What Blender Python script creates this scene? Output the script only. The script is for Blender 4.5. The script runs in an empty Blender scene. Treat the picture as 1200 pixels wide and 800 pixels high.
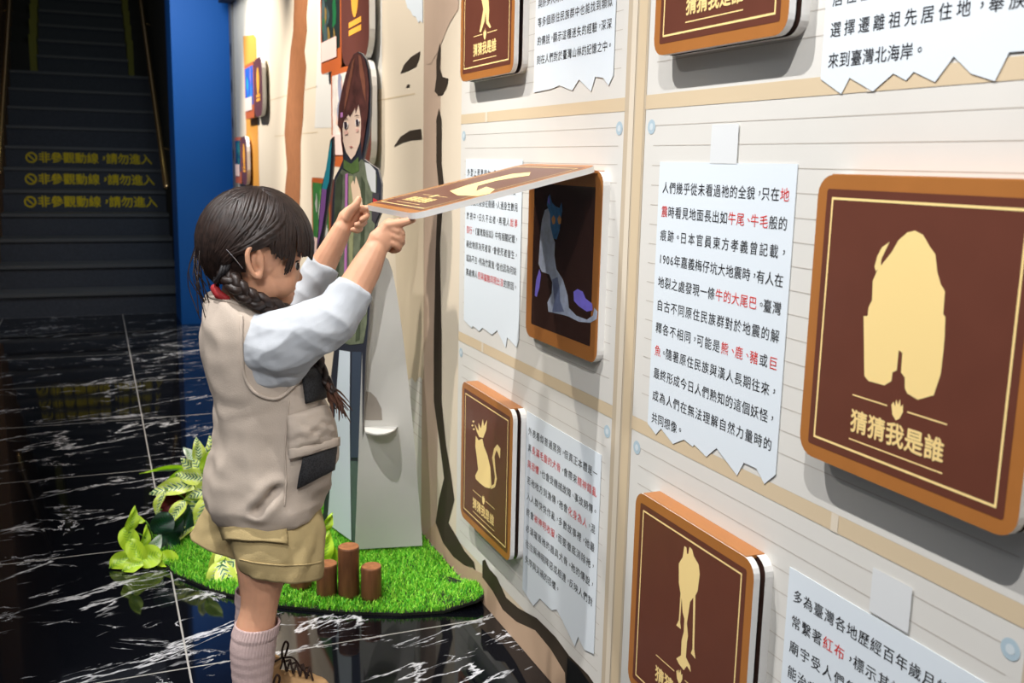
import bpy, bmesh, math, random
import numpy as np
from mathutils import Vector, Matrix, noise
from mathutils.bvhtree import BVHTree

random.seed(7)
SC = bpy.context.scene
COL = SC.collection
V = Vector

# ------------------------------------------------------------------ camera
FPX = 1162.0
CAM_H = 1.14
YAW, PITCH, ROLL = 0.39786, 0.178197, 0.0222116
def cam_axes():
    cy, sy, cp, sp = math.cos(YAW), math.sin(YAW), math.cos(PITCH), math.sin(PITCH)
    f = V((sy*cp, cy*cp, -sp)); r = V((cy, -sy, 0)); u = r.cross(f)
    c, s = math.cos(ROLL), math.sin(ROLL)
    return c*r + s*u, -s*r + c*u, f
CR, CU, CF = cam_axes()
CAM = V((0, 0, CAM_H))
cd = bpy.data.cameras.new('camera'); cam = bpy.data.objects.new('camera', cd); COL.objects.link(cam)
m = Matrix.Identity(4)
for i in range(3):
    m[i][0], m[i][1], m[i][2], m[i][3] = CR[i], CU[i], -CF[i], CAM[i]
cam.matrix_world = m
cd.sensor_width = 36.0; cd.lens = FPX/1200*36.0; cd.clip_start = 0.02; cd.clip_end = 60
cd.dof.use_dof = True; cd.dof.focus_distance = 1.9; cd.dof.aperture_fstop = 6.5
SC.camera = cam

# ------------------------------------------------------------------ world, lights, exposure
SC.view_settings.view_transform = 'Standard'
try: SC.view_settings.look = 'None'
except Exception: pass
SC.view_settings.gamma = 1.0
SC.view_settings.use_curve_mapping = False
SC.view_settings.exposure = 0.0
w = bpy.data.worlds.new('world'); SC.world = w; w.use_nodes = True
bg = w.node_tree.nodes['Background']; bg.inputs[0].default_value = (0.80, 0.86, 1.0, 1); bg.inputs[1].default_value = 0.13

def look_rot(d): return V(d).to_track_quat('-Z', 'Y').to_euler()
def spot(loc, target, watts, angle, blend=0.6, size=0.03, col=(1, 0.93, 0.84)):
    l = bpy.data.lights.new('track_or_fill_spot', 'SPOT'); l.energy = watts; l.spot_size = math.radians(angle)
    l.spot_blend = blend; l.shadow_soft_size = size; l.color = col
    o = bpy.data.objects.new('track_or_fill_spot', l); COL.objects.link(o)
    o.location = loc; o.rotation_euler = look_rot(V(target) - V(loc)); return o
def area(loc, target, watts, sx, sy, col=(1, 1, 1)):
    l = bpy.data.lights.new('ceiling_or_fill_area', 'AREA'); l.energy = watts; l.shape = 'RECTANGLE'; l.size = sx; l.size_y = sy; l.color = col
    o = bpy.data.objects.new('ceiling_or_fill_area', l); COL.objects.link(o)
    o.location = loc; o.rotation_euler = look_rot(V(target) - V(loc)); return o
spot((-0.25, 0.15, 2.95), (0.89, 0.55, 0.75), 205, 66, size=0.018, col=(1, 0.985, 0.975))
spot((-0.25, 1.60, 2.95), (0.89, 1.60, 0.8), 205, 66, size=0.018, col=(1, 0.985, 0.975))
spot((-0.25, 3.00, 2.95), (0.89, 2.90, 0.8), 215, 62)
spot((-0.25, 4.40, 2.95), (0.89, 4.20, 1.0), 350, 62)
spot((-0.25, 5.90, 2.95), (0.89, 5.70, 1.1), 350, 62)
area((-1.3, 0.3, 3.2), (0.1, 2.0, 0.6), 12, 2.4, 2.0, (0.95, 0.98, 1.0))  # added soft fill from the viewer's side, not a ceiling fixture
spot((-0.75, -0.8, 2.75), (0.24, 1.95, 0.62), 210, 30, 0.9, 0.30, (1, 0.98, 0.97))  # added soft spot brightening the child's near side, not part of the track
spot((-1.35, 2.35, 2.95), (0.50, 1.95, 0.6), 110, 46, 0.8, 0.06, (1, 0.97, 0.94))
area((-0.1, 9.0, 5.0), (-0.1, 10.5, 2.5), 2.2, 0.8, 0.8, (0.9, 1.0, 0.45))
area((0.35, 6.1, 2.3), (0.45, 7.2, 0.6), 15, 0.6, 0.6, (0.8, 0.9, 1.0))  # added fill for the blue column and lower steps, no real fixture

# ------------------------------------------------------------------ picture measurements -> places
def ray(px, py): return CR*((px-600)/FPX) + CU*(-(py-400)/FPX) + CF
def on_x(px, py, X=0.89): d = ray(px, py); return CAM + d*(X/d.x)
def on_y(px, py, Y): d = ray(px, py); return CAM + d*(Y/d.y)
def on_z(px, py, Z=0.0): d = ray(px, py); return CAM + d*((Z-CAM_H)/d.z)
def on_plane(px, py, P, n): d = ray(px, py); return CAM + d*((V(P)-CAM).dot(n)/d.dot(n))
def crop(ox, oy, s, pts): return [(ox+x/s, oy+y/s) for x, y in pts]

# ------------------------------------------------------------------ materials
def lin(c):
    return tuple(((v/255)/12.92 if v/255 <= 0.04045 else (((v/255)+0.055)/1.055)**2.4) for v in c)
def mat(name, rgb, rough=0.6, spec=0.4, noise_amt=0.0, noise_scale=30, bump=0.0, bump_scale=200, metal=0.0, sss=0.0, emit=0.0, stretch=None):
    mt = bpy.data.materials.new(name); mt.use_nodes = True
    nt = mt.node_tree; b = nt.nodes['Principled BSDF']
    c = lin(rgb)+(1,)
    b.inputs['Base Color'].default_value = c; b.inputs['Roughness'].default_value = rough
    b.inputs['Specular IOR Level'].default_value = spec; b.inputs['Metallic'].default_value = metal
    if sss: b.inputs['Subsurface Weight'].default_value = sss; b.inputs['Subsurface Radius'].default_value = (0.01, 0.004, 0.002)
    if emit: b.inputs['Emission Color'].default_value = c; b.inputs['Emission Strength'].default_value = emit
    if noise_amt or bump:
        tc = nt.nodes.new('ShaderNodeTexCoord'); src = tc.outputs['Object']
        if stretch:
            mp = nt.nodes.new('ShaderNodeMapping'); mp.inputs['Scale'].default_value = stretch
            nt.links.new(src, mp.inputs[0]); src = mp.outputs[0]
        if noise_amt:
            n = nt.nodes.new('ShaderNodeTexNoise'); n.inputs['Scale'].default_value = noise_scale; n.inputs['Detail'].default_value = 4
            nt.links.new(src, n.inputs['Vector'])
            r = nt.nodes.new('ShaderNodeValToRGB'); r.color_ramp.elements[0].position = 0.3; r.color_ramp.elements[1].position = 0.7
            r.color_ramp.elements[0].color = tuple(v*(1-noise_amt) for v in c[:3])+(1,)
            r.color_ramp.elements[1].color = tuple(min(1, v*(1+noise_amt)) for v in c[:3])+(1,)
            nt.links.new(n.outputs['Fac'], r.inputs[0]); nt.links.new(r.outputs[0], b.inputs['Base Color'])
        if bump:
            n2 = nt.nodes.new('ShaderNodeTexNoise'); n2.inputs['Scale'].default_value = bump_scale; n2.inputs['Detail'].default_value = 3
            nt.links.new(src, n2.inputs['Vector'])
            bp = nt.nodes.new('ShaderNodeBump'); bp.inputs['Strength'].default_value = bump; bp.inputs['Distance'].default_value = 0.002
            nt.links.new(n2.outputs['Fac'], bp.inputs['Height']); nt.links.new(bp.outputs[0], b.inputs['Normal'])
    return mt
def nd(nt, t, **kw):
    n = nt.nodes.new(t)
    for k, v in kw.items(): setattr(n, k, v)
    return n

# ------------------------------------------------------------------ object helpers
def link(name, me, parent=None, mats=None, smooth=False):
    o = bpy.data.objects.new(name, me); COL.objects.link(o)
    for mt in (mats or []): me.materials.append(mt)
    if parent is not None: o.parent = parent; o.matrix_parent_inverse = parent.matrix_world.inverted() if False else Matrix.Translation(-parent.location)
    if smooth:
        me.polygons.foreach_set('use_smooth', [True]*len(me.polygons)); me.update()
    return o
def mesh_obj(name, verts, faces, mats, parent=None, idx=None, smooth=False):
    me = bpy.data.meshes.new(name); me.from_pydata([tuple(v) for v in verts], [], faces); me.update()
    o = link(name, me, parent, mats if isinstance(mats, (list, tuple)) else [mats], smooth)
    if idx: me.polygons.foreach_set('material_index', idx); me.update()
    return o
def tag(o, label=None, cat=None, group=None, kind=None):
    if label: o['label'] = label
    if cat: o['category'] = cat
    if group: o['group'] = group
    if kind: o['kind'] = kind
    return o
def empty(name, loc, label, cat, group=None):
    o = bpy.data.objects.new(name, None); COL.objects.link(o); o.location = loc; o.empty_display_size = 0.05
    return tag(o, label, cat, group)

class MB:
    """collects shapes of one mesh"""
    def __init__(s): s.v = []; s.f = []; s.i = []
    def add(s, verts, faces, mi=0):
        o = len(s.v); s.v += [V(v) for v in verts]; s.f += [tuple(o+k for k in f) for f in faces]; s.i += [mi]*len(faces)
    def poly(s, pts, mi=0): s.add(pts, [tuple(range(len(pts)))], mi)
    def box(s, a, b, mi=0):
        x0, y0, z0 = a; x1, y1, z1 = b
        s.add([(x0,y0,z0),(x1,y0,z0),(x1,y1,z0),(x0,y1,z0),(x0,y0,z1),(x1,y0,z1),(x1,y1,z1),(x0,y1,z1)],
              [(0,3,2,1),(4,5,6,7),(0,1,5,4),(1,2,6,5),(2,3,7,6),(3,0,4,7)], mi)
    def prism(s, front, back, mf=0, ms=None, mb=None):
        n = len(front); o = [V(p) for p in front]+[V(p) for p in back]
        ms = mf if ms is None else ms; mb = ms if mb is None else mb
        s.add(o, [tuple(range(n))], mf)
        base = len(s.v)-2*n
        s.f.append(tuple(base+n+k for k in reversed(range(n)))); s.i.append(mb)
        for k in range(n):
            j = (k+1) % n
            s.f.append((base+k, base+n+k, base+n+j, base+j)); s.i.append(ms)
    def loft(s, rings, mi=0, cap0=True, cap1=True, closed=True):
        n = len(rings[0]); base = len(s.v)
        for r in rings: s.v += [V(p) for p in r]
        for a in range(len(rings)-1):
            for k in range(n if closed else n-1):
                j = (k+1) % n
                s.f.append((base+a*n+k, base+a*n+j, base+(a+1)*n+j, base+(a+1)*n+k)); s.i.append(mi)
        if cap0: s.f.append(tuple(base+k for k in reversed(range(n)))); s.i.append(mi)
        if cap1: s.f.append(tuple(base+(len(rings)-1)*n+k for k in range(n))); s.i.append(mi)
    def tube(s, pts, radii, seg=8, mi=0, flat=None, round_ends=True):
        pts = [V(p) for p in pts]
        if round_ends:
            d0 = (pts[0]-pts[1]).normalized(); d1 = (pts[-1]-pts[-2]).normalized()
            r0, r1 = radii[0], radii[-1]
            pts = [pts[0]+d0*r0*0.98, pts[0]+d0*r0*0.7]+pts+[pts[-1]+d1*r1*0.7, pts[-1]+d1*r1*0.98]
            radii = [r0*0.2, r0*0.71]+list(radii)+[r1*0.71, r1*0.2]
        rings = []; up = None
        for i, p in enumerate(pts):
            t = (pts[min(i+1, len(pts)-1)]-pts[max(i-1, 0)]).normalized()
            if up is None:
                up = V((0,0,1)) if abs(t.z) < 0.9 else V((1,0,0))
                if flat is not None: up = V(flat[0])
            a = (up - t*up.dot(t)).normalized(); b = t.cross(a); up = a
            k = 1.0 if flat is None else flat[1]
            rings.append([p + a*(math.cos(q)*radii[i]*k) + b*(math.sin(q)*radii[i]) for q in (2*math.pi*j/seg for j in range(seg))])
        s.loft(rings, mi)
    def ball(s, c, r, mi=0, nu=16, nv=10, rot=None):
        c = V(c); r = V(r) if hasattr(r, '__len__') else V((r, r, r))
        verts = []; faces = []
        def P(x, y, z):
            q = V((x*r.x, y*r.y, z*r.z)); return c + (rot @ q if rot else q)
        verts.append(P(0, 0, 1))
        for a in range(1, nv):
            th = math.pi*a/nv
            for k in range(nu):
                ph = 2*math.pi*k/nu; verts.append(P(math.sin(th)*math.cos(ph), math.sin(th)*math.sin(ph), math.cos(th)))
        verts.append(P(0, 0, -1))
        for k in range(nu): faces.append((0, 1+k, 1+(k+1) % nu))
        for a in range(nv-2):
            for k in range(nu):
                j = (k+1) % nu; faces.append((1+a*nu+k, 1+(a+1)*nu+k, 1+(a+1)*nu+j, 1+a*nu+j))
        e = len(verts)-1
        for k in range(nu): faces.append((e, 1+(nv-2)*nu+(k+1) % nu, 1+(nv-2)*nu+k))
        s.add(verts, faces, mi)
    def build(s, name, mats, parent=None, smooth=False):
        mats = mats if isinstance(mats, (list, tuple)) else [mats]
        return mesh_obj(name, s.v, s.f, mats, parent, s.i, smooth)

def spline(pts, n):
    """Catmull-Rom through control points; rows may carry extra values"""
    P = [np.array(p, float) for p in pts]; P = [2*P[0]-P[1]]+P+[2*P[-1]-P[-2]]
    out = []; segs = len(P)-3
    for k in range(n):
        t = k/(n-1)*segs; i = min(int(t), segs-1); t -= i
        a, b, c, d = P[i:i+4]
        out.append(0.5*((2*b)+(-a+c)*t+(2*a-5*b+4*c-d)*t*t+(-a+3*b-3*c+d)*t**3))
    return out

# ------------------------------------------------------------------ lettering (glyph outlines of the built-in font)
_gl = {}
def glyph(ch, bold=0.0):
    k = (ch, bold)
    if k not in _gl:
        c = bpy.data.curves.new('glyph', 'FONT'); c.body = ch; c.size = 1; c.offset = bold; c.resolution_u = 2
        o = bpy.data.objects.new('glyph', c); COL.objects.link(o)
        me = bpy.data.meshes.new_from_object(o.evaluated_get(bpy.context.evaluated_depsgraph_get()))
        vs = [(v.co.x, v.co.y) for v in me.vertices]; fs = [tuple(p.vertices) for p in me.polygons]
        bpy.data.objects.remove(o); bpy.data.curves.remove(c); bpy.data.meshes.remove(me)
        if ch in '，。、' and vs:
            cx = (min(v[0] for v in vs)+max(v[0] for v in vs))/2; cy = (min(v[1] for v in vs)+max(v[1] for v in vs))/2
            vs = [(x-cx+0.45, y-cy+0.38) for x, y in vs]
        _gl[k] = (vs, fs)
    return _gl[k]
def adv(ch): return 0.56 if ch in '0123456789' else (0.62 if ch in '，。、' else 1.0)
def text_line(mb_black, mb_red, line, x0, y0, cell, place, width=None, bold=0.0):
    gs = 1.0 if bold else 0.97
    red = False; chars = []
    for ch in line:
        if ch in '[]': red = ch == '['; continue
        chars.append((ch, red))
    tot = sum(adv(c) for c, r in chars)*cell
    gap = (width-tot)/max(1, len(chars)-1) if width else 0.0
    gap = max(min(gap, cell*0.3), -cell*0.1)
    x = x0
    for ch, r in chars:
        vs, fs = glyph(ch)
        for q, (ox, oy) in enumerate(((-bold, 0), (bold, 0), (0, -bold), (0, bold)) if bold else ((-.009, 0), (.009, 0.006))):
            (mb_red if r else mb_black).add([place(x+(0.5*adv(ch)+(vx-0.5*adv(ch))*gs+ox)*cell, y0+((vy-0.38)*gs+0.38+oy)*cell, 0.00015*q) for vx, vy in vs], fs)
        x += adv(ch)*cell+gap

# ------------------------------------------------------------------ palette
M = dict(
    wall=mat('wall_print_beige', (214,198,172), 0.62, 0.3, 0.03, 3),
    cream=mat('print_cream', (226,212,190), 0.6, 0.3),
    card=mat('print_card', (219,216,209), 0.6, 0.3, 0.02, 6),
    tan=mat('print_tan', (212,192,160), 0.6, 0.3),
    strip=mat('print_strip', (198,182,158), 0.6, 0.3),
    seam=mat('print_seam', (222,210,190), 0.6, 0.3),
    rule=mat('print_rule', (190,182,172), 0.6, 0.3),
    trunk=mat('print_trunk', (190,166,146), 0.6, 0.3, 0.04, 8),
    ground=mat('print_ground', (188,160,134), 0.6, 0.3, 0.03, 6),
    ink=mat('print_dark_branch', (58,48,38), 0.6, 0.3),
    black=mat('print_black', (14,14,15), 0.5, 0.3),
    bark=mat('print_bark', (150,98,62), 0.6, 0.3, 0.10, 25),
    orange=mat('print_orange', (216,150,62), 0.6, 0.3),
    dot=mat('print_blue_dot', (176,196,206), 0.6, 0.3),
    dot2=mat('print_blue_dot_light', (206,216,220), 0.6, 0.3),
    tape=mat('print_tape', (222,224,224), 0.6, 0.3),
    paper=mat('sheet_paper', (222,230,236), 0.7, 0.2),
    text=mat('print_text_black', (34,32,34), 0.6, 0.2),
    red=mat('print_text_red', (214,52,44), 0.6, 0.2),
    brown=mat('board_border_brown', (172,110,54), 0.33, 0.5, 0.04, 20),
    dark=mat('board_panel_dark', (104,58,44), 0.33, 0.5, 0.04, 20),
    gold=mat('board_gold', (255,224,152), 0.38, 0.5),
    foam=mat('foam_board_white', (232,230,226), 0.6, 0.3),
    night=mat('picture_dark', (58,36,30), 0.25, 0.5),
)

# ================================================================== THE SETTING
# ---- wall_right: one printed wall, its graphics as thin printed layers of the same mesh
WX = 0.89
wb = MB(); WM = [M['wall'], M['cream'], M['card'], M['tan'], M['strip'], M['seam'], M['rule'], M['trunk'], M['ground'], M['ink'], M['black'], M['bark'], M['orange'], M['dot'], M['dot2'], M['tape'], M['paper']]
WI = {k: i for i, k in enumerate('wall cream card tan strip seam rule trunk ground ink black bark orange dot dot2 tape paper'.split())}
wb.box((WX, -0.9, 0), (WX+0.12, 6.93, 3.1), 0)
def lay(n): return WX - 0.0003*n
def wrect(y0, y1, z0, z1, k, n): wb.poly([(lay(n), y1, z0), (lay(n), y0, z0), (lay(n), y0, z1), (lay(n), y1, z1)], WI[k])
def wpx(pts, k, n):
    q = [on_x(x, y, WX) for x, y in pts]
    wb.poly([(lay(n), p.y, max(p.z, 0.001)) for p in q], WI[k])
wrect(2.49, 2.70, 0.001, 3.0, 'cream', 1)
wrect(2.66, 2.815, 0.001, 3.0, 'trunk', 2)
wrect(2.815, 6.92, 0.001, 3.0, 'cream', 1)
for ya, yb in ((1.615, 2.49), (0.69, 1.54), (-0.235, 0.615)):
    for za, zb in ((0.10, 0.665), (0.69, 1.236), (1.26, 1.81), (1.835, 2.4)):
        wrect(ya, yb, za, zb, 'card', 1)
        k = 0
        z = zb-0.028
        while z > za+0.02:
            wrect(ya+0.02, yb-0.03, z-0.0006, z+0.0006, 'rule', 2); z -= 0.0335
        for (yy, zz) in ((yb-0.022, zb-0.03), (ya+0.018, zb-0.03)):
            for rr, kk, nn in ((0.0125, 'dot', 3), (0.006, 'dot2', 4)):
                wb.poly([(lay(nn), yy+rr*math.cos(t), zz+rr*math.sin(t)) for t in (2*math.pi*q/20 for q in range(20))], WI[kk])
for z0, z1 in ((0.665, 0.69), (1.236, 1.26), (1.81, 1.835)):
    wrect(-0.9, 2.49, z0, z1, 'tan', 3)
    for yy in (0.985, 2.30): wrect(yy, yy+0.014, z0, z1, 'seam', 5)
for ya in (1.54, 0.615):
    wrect(ya, ya+0.075, 0.001, 3.0, 'strip', 4); wrect(ya+0.04, ya+0.058, 0.001, 3.0, 'seam', 7); wrect(ya+0.006, ya+0.034, 0.001, 3.0, 'tan', 6)
# printed ground, winding root, branches
root1 = [(519,240),(519,246),(516,285),(518,400),(518,470),(523,520),(529,555),(533,585),(526,612),(536,629),(545,645),(556,658),(558,668),(554,664),(545,662),(532,652),(520,636),(511,612),(515,585),(521,560),(516,520),(509,470),(509,400),(511,300),(513,246),(513,240)]
wpx([(497,800),(497,640),(511,612),(520,636),(545,662),(558,668),(566,672),(578,692),(590,714),(606,728),(628,738),(646,760),(663,788),(664,820),(600,820)], 'ground', 5)
wpx([(566,657),(569,655),(574,666),(583,676),(594,700),(608,712),(630,724),(652,746),(668,768),(690,790),(705,812),(664,812),(663,788),(646,760),(628,738),(606,728),(590,714),(578,692),(566,676)], 'ink', 6)
wpx([(666,770),(678,780),(692,800),(700,812),(664,812)], 'black', 7)
wpx(root1, 'ink', 6)
wpx([(512,70),(514,60),(516,50),(517,58),(516,80),(519,90),(526,92),(524,102),(519,111),(514,112),(510,107),(512,92)], 'ink', 6)
wpx([(515,127),(518,140),(518,190),(521,222),(515,222),(512,190),(512,140)], 'ink', 6)
wpx([(470,86),(474,76),(482,67),(493,60),(492,68),(488,78),(478,83)], 'ink', 6)
wpx([(476,103),(478,99),(481,99),(480,102)], 'ink', 6)
wpx([(462,172),(470,160),(481,153),(494,151),(495,163),(482,164),(472,167)], 'ink', 6)
wpx([(474,-6),(496,-6),(496,27),(493,24),(491,27),(488,20),(484,18),(482,13),(478,9)], 'paper', 6)
wpx([(461,240),(497,240),(497,445),(492,441),(487,448),(483,442),(478,446),(470,440)], 'wall', 4)
wpx([(505,75),(513,62),(527,28),(538,10),(538,-10),(500,-10),(500,75)], 'trunk', 5)
# left part: bark band, orange backing bands, pale cards
wpx(crop(270, 0, 3.333, [(250,-20),(305,-20),(298,60),(300,120),(290,200),(297,260),(288,380),(285,460),(275,560),(275,700),(270,860),(215,860),(214,740),(222,660),(212,520),(220,400),(228,300),(235,200),(246,120)]), 'bark', 4)
wpx(crop(270, 30, 4, [(60,50),(110,42),(122,60),(125,200),(130,480),(135,720),(140,800),(75,800),(75,500),(70,300),(62,120)]), 'orange', 4)
wpx([(369,150),(440,148),(440,60),(372,60)], 'card', 3)
wpx(crop(280, 0, 4.615, [(430,-10),(775,-10),(775,480),(430,520)]), 'card', 2)
for y0, y1, z in ((2.9, 3.9, 1.335), (4.3, 5.6, 1.44), (4.3, 5.4, 1.25), (2.82, 3.6, 0.64)):
    wrect(y0, y1, z-0.002, z+0.002, 'tan', 3)
for k in range(9): wrect(2.815, 3.02, 0.30+0.035*k, 0.302+0.035*k, 'rule', 3)
wrect(2.815, 3.05, 0.0015, 0.60, 'card', 2)
tag(wb.build('wall_right', WM), kind='structure')

# far end post of the wall with dark leaf prints
pb = MB(); pb.box((0.875, 6.93, 0), (1.02, 7.05, 3.1), 0)
for z, s in ((1.83, .05), (1.60, .045), (1.36, .04), (1.15, .04)):
    pb.poly([(0.8745, 6.99+s*0.7*math.cos(t), z+s*math.sin(t)) for t in (2*math.pi*q/12 for q in range(12))], 1)
tag(pb.build('trim_1', [mat('post_grey', (126,122,120), 0.6), M['ink']]), kind='structure')
cb = MB(); cb.box((0.80, 4.2, 2.12), (0.95, 6.95, 2.3))
tag(cb.build('trim_2', mat('dark_header', (40,38,36), 0.6)), kind='structure')

# ---- floor: polished black marble tiles with white veins
def floor_mat():
    mt = bpy.data.materials.new('polished_black_marble'); mt.use_nodes = True; nt = mt.node_tree; L = nt.links
    b = nt.nodes['Principled BSDF']; b.inputs['Roughness'].default_value = 0.045; b.inputs['IOR'].default_value = 1.52
    tc = nd(nt, 'ShaderNodeTexCoord')
    def veins(rot, scale, nscale, dist, width, mask_scale, m0, m1, off):
        vr = nd(nt, 'ShaderNodeVectorRotate', rotation_type='Z_AXIS'); vr.inputs['Angle'].default_value = rot; L.new(tc.outputs['Object'], vr.inputs['Vector'])
        mp = nd(nt, 'ShaderNodeMapping'); mp.inputs['Scale'].default_value = scale; mp.inputs['Location'].default_value = off
        L.new(vr.outputs[0], mp.inputs[0])
        n = nd(nt, 'ShaderNodeTexNoise'); n.inputs['Scale'].default_value = nscale; n.inputs['Detail'].default_value = 7; n.inputs['Roughness'].default_value = 0.58; n.inputs['Distortion'].default_value = dist
        L.new(mp.outputs[0], n.inputs['Vector'])
        s = nd(nt, 'ShaderNodeMath', operation='SUBTRACT'); s.inputs[1].default_value = 0.5; L.new(n.outputs['Fac'], s.inputs[0])
        a = nd(nt, 'ShaderNodeMath', operation='ABSOLUTE'); L.new(s.outputs[0], a.inputs[0])
        r = nd(nt, 'ShaderNodeMapRange'); r.inputs['From Min'].default_value = 0; r.inputs['From Max'].default_value = width
        r.inputs['To Min'].default_value = 1; r.inputs['To Max'].default_value = 0; L.new(a.outputs[0], r.inputs['Value'])
        mk = nd(nt, 'ShaderNodeTexNoise'); mk.inputs['Scale'].default_value = mask_scale; mk.inputs['Detail'].default_value = 3
        L.new(mp.outputs[0], mk.inputs['Vector'])
        r2 = nd(nt, 'ShaderNodeMapRange'); r2.inputs['From Min'].default_value = m0; r2.inputs['From Max'].default_value = m1; L.new(mk.outputs['Fac'], r2.inputs['Value'])
        mu = nd(nt, 'ShaderNodeMath', operation='MULTIPLY'); L.new(r.outputs[0], mu.inputs[0]); L.new(r2.outputs[0], mu.inputs[1])
        return mu.outputs[0]
    v1 = veins(-0.42, (0.8, 2.6, 1), 1.25, 0.35, 0.0085, 1.7, 0.48, 0.54, (3.1, 1.7, 0))
    v2 = veins(-0.30, (1.2, 3.6, 1), 2.2, 0.8, 0.010, 3.2, 0.57, 0.62, (0.4, 5.2, 0))
    v3 = veins(0.35, (1.2, 2.4, 1), 2.0, 1.2, 0.008, 2.6, 0.56, 0.61, (7.4, 2.2, 0))
    mx = nd(nt, 'ShaderNodeMath', operation='MAXIMUM'); L.new(v1, mx.inputs[0]); L.new(v2, mx.inputs[1])
    mx2 = nd(nt, 'ShaderNodeMath', operation='MAXIMUM'); L.new(mx.outputs[0], mx2.inputs[0]); L.new(v3, mx2.inputs[1])
    mix = nd(nt, 'ShaderNodeMix', data_type='RGBA'); mix.inputs['A'].default_value = (0.0035, 0.004, 0.006, 1); mix.inputs['B'].default_value = (0.66, 0.67, 0.70, 1)
    L.new(mx2.outputs[0], mix.inputs['Factor'])
    # grout
    sp = nd(nt, 'ShaderNodeSeparateXYZ'); L.new(tc.outputs['Object'], sp.inputs[0])
    gs = []
    for ax, off in (('X', 0.145), ('Y', 2.19)):
        a = nd(nt, 'ShaderNodeMath', operation='SUBTRACT'); a.inputs[1].default_value = off-0.775*8-0.3875; L.new(sp.outputs[ax], a.inputs[0])
        md = nd(nt, 'ShaderNodeMath', operation='MODULO'); md.inputs[1].default_value = 0.775; L.new(a.outputs[0], md.inputs[0])
        s = nd(nt, 'ShaderNodeMath', operation='SUBTRACT'); s.inputs[1].default_value = 0.3875; L.new(md.outputs[0], s.inputs[0])
        ab = nd(nt, 'ShaderNodeMath', operation='ABSOLUTE'); L.new(s.outputs[0], ab.inputs[0])
        lt = nd(nt, 'ShaderNodeMath', operation='LESS_THAN'); lt.inputs[1].default_value = 0.0022; L.new(ab.outputs[0], lt.inputs[0]); gs.append(lt.outputs[0])
    g = nd(nt, 'ShaderNodeMath', operation='MAXIMUM'); L.new(gs[0], g.inputs[0]); L.new(gs[1], g.inputs[1])
    mix2 = nd(nt, 'ShaderNodeMix', data_type='RGBA'); mix2.inputs['B'].default_value = (0.36, 0.35, 0.33, 1)
    L.new(g.outputs[0], mix2.inputs['Factor']); L.new(mix.outputs['Result'], mix2.inputs['A']); L.new(mix2.outputs['Result'], b.inputs['Base Color'])
    rr = nd(nt, 'ShaderNodeMapRange'); rr.inputs['To Min'].default_value = 0.045; rr.inputs['To Max'].default_value = 0.5; L.new(g.outputs[0], rr.inputs['Value']); L.new(rr.outputs[0], b.inputs['Roughness'])
    return mt
fb = MB(); fb.box((-2.6, -0.9, -0.06), (WX+0.12, 7.62, 0.0))
tag(fb.build('floor', floor_mat()), kind='structure')

# ---- stairs with yellow notices on three risers
st = MB(); RISE, RUN, SY = 0.17, 0.27, 7.62
for k in range(18):
    wide = k < 11
    x0, x1 = (-0.66, 0.54) if wide else (-0.44, 0.36)
    st.box((x0, SY+RUN*k, 0 if k == 0 else RISE*k-0.02), (x1, SY+RUN*(k+1)+0.02, RISE*(k+1)-0.025), 0)
    st.box((x0, SY+RUN*k-0.018, RISE*(k+1)-0.025), (x1, SY+RUN*(k+1)+0.02, RISE*(k+1)), 1)
stairs = tag(st.build('stairs', [mat('stair_slate', (62,66,74), 0.7, 0.3, 0.12, 60), mat('stair_nosing', (84,86,88), 0.55, 0.3)]), kind='structure')
ymat = mat('notice_yellow', (222,196,30), 0.6, 0.2)
for k in (4, 5, 6):
    lb = MB(); y = SY+RUN*k-0.002; zc = RISE*k+0.045
    text_line(lb, lb, '非參觀動線，請勿進入', -0.418, zc, 0.0925, lambda a, b, k: (a, y-k*4, b), bold=0.02)
    cx, cz, r = -0.470, zc+0.031, 0.044
    for q in range(24):
        t0, t1 = 2*math.pi*q/24, 2*math.pi*(q+1)/24
        lb.poly([(cx+r*math.cos(t0), y, cz+r*math.sin(t0)), (cx+r*math.cos(t1), y, cz+r*math.sin(t1)), (cx+(r-.012)*math.cos(t1), y, cz+(r-.012)*math.sin(t1)), (cx+(r-.012)*math.cos(t0), y, cz+(r-.012)*math.sin(t0))])
    lb.poly([(cx-.032, y, cz+.024), (cx-.024, y, cz+.032), (cx+.032, y, cz-.024), (cx+.024, y, cz-.032)])
    lb.build('riser_lettering', ymat, stairs)
sw = MB(); dk = mat('stairwell_wall', (38,38,36), 0.8)
sw.box((0.54, 7.50, 0), (0.66, 12.8, 5.2)); tag(sw.build('wall_stair_right', dk), kind='structure')
sw = MB(); sw.box((-0.80, 7.62, 0), (-0.66, 12.8, 5.2)); tag(sw.build('wall_stair_left', mat('stairwell_wall_warm', (96,70,48), 0.8)), kind='structure')
sw = MB(); sw.box((-0.8, 12.48, 0), (0.66, 12.6, 5.2)); tag(sw.build('wall_stair_back', dk), kind='structure')
sw = MB()
for k in range(11, 18):
    for x0, x1 in ((-0.50, -0.435), (0.355, 0.41)):
        sw.box((x0, SY+RUN*k, 0), (x1, SY+RUN*(k+1), RISE*(k+1)+0.18))
    for x0, x1 in ((-0.66, -0.50), (0.41, 0.54)): sw.box((x0, SY+RUN*k, 0), (x1, SY+RUN*(k+1), RISE*(k+1)+0.10), 1)
tag(sw.build('wall_stair_curb', [mat('stringer_lit_olive', (120,118,40), 0.7), dk]), kind='structure')  # olive puts the yellow-green stair light into the stringer colour
sw = MB(); sw.box((-2.6, 7.62, 0), (-0.8, 7.74, 3.6)); tag(sw.build('wall_back_left', mat('wall_dark_far', (46,42,40), 0.8)), kind='structure')
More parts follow.
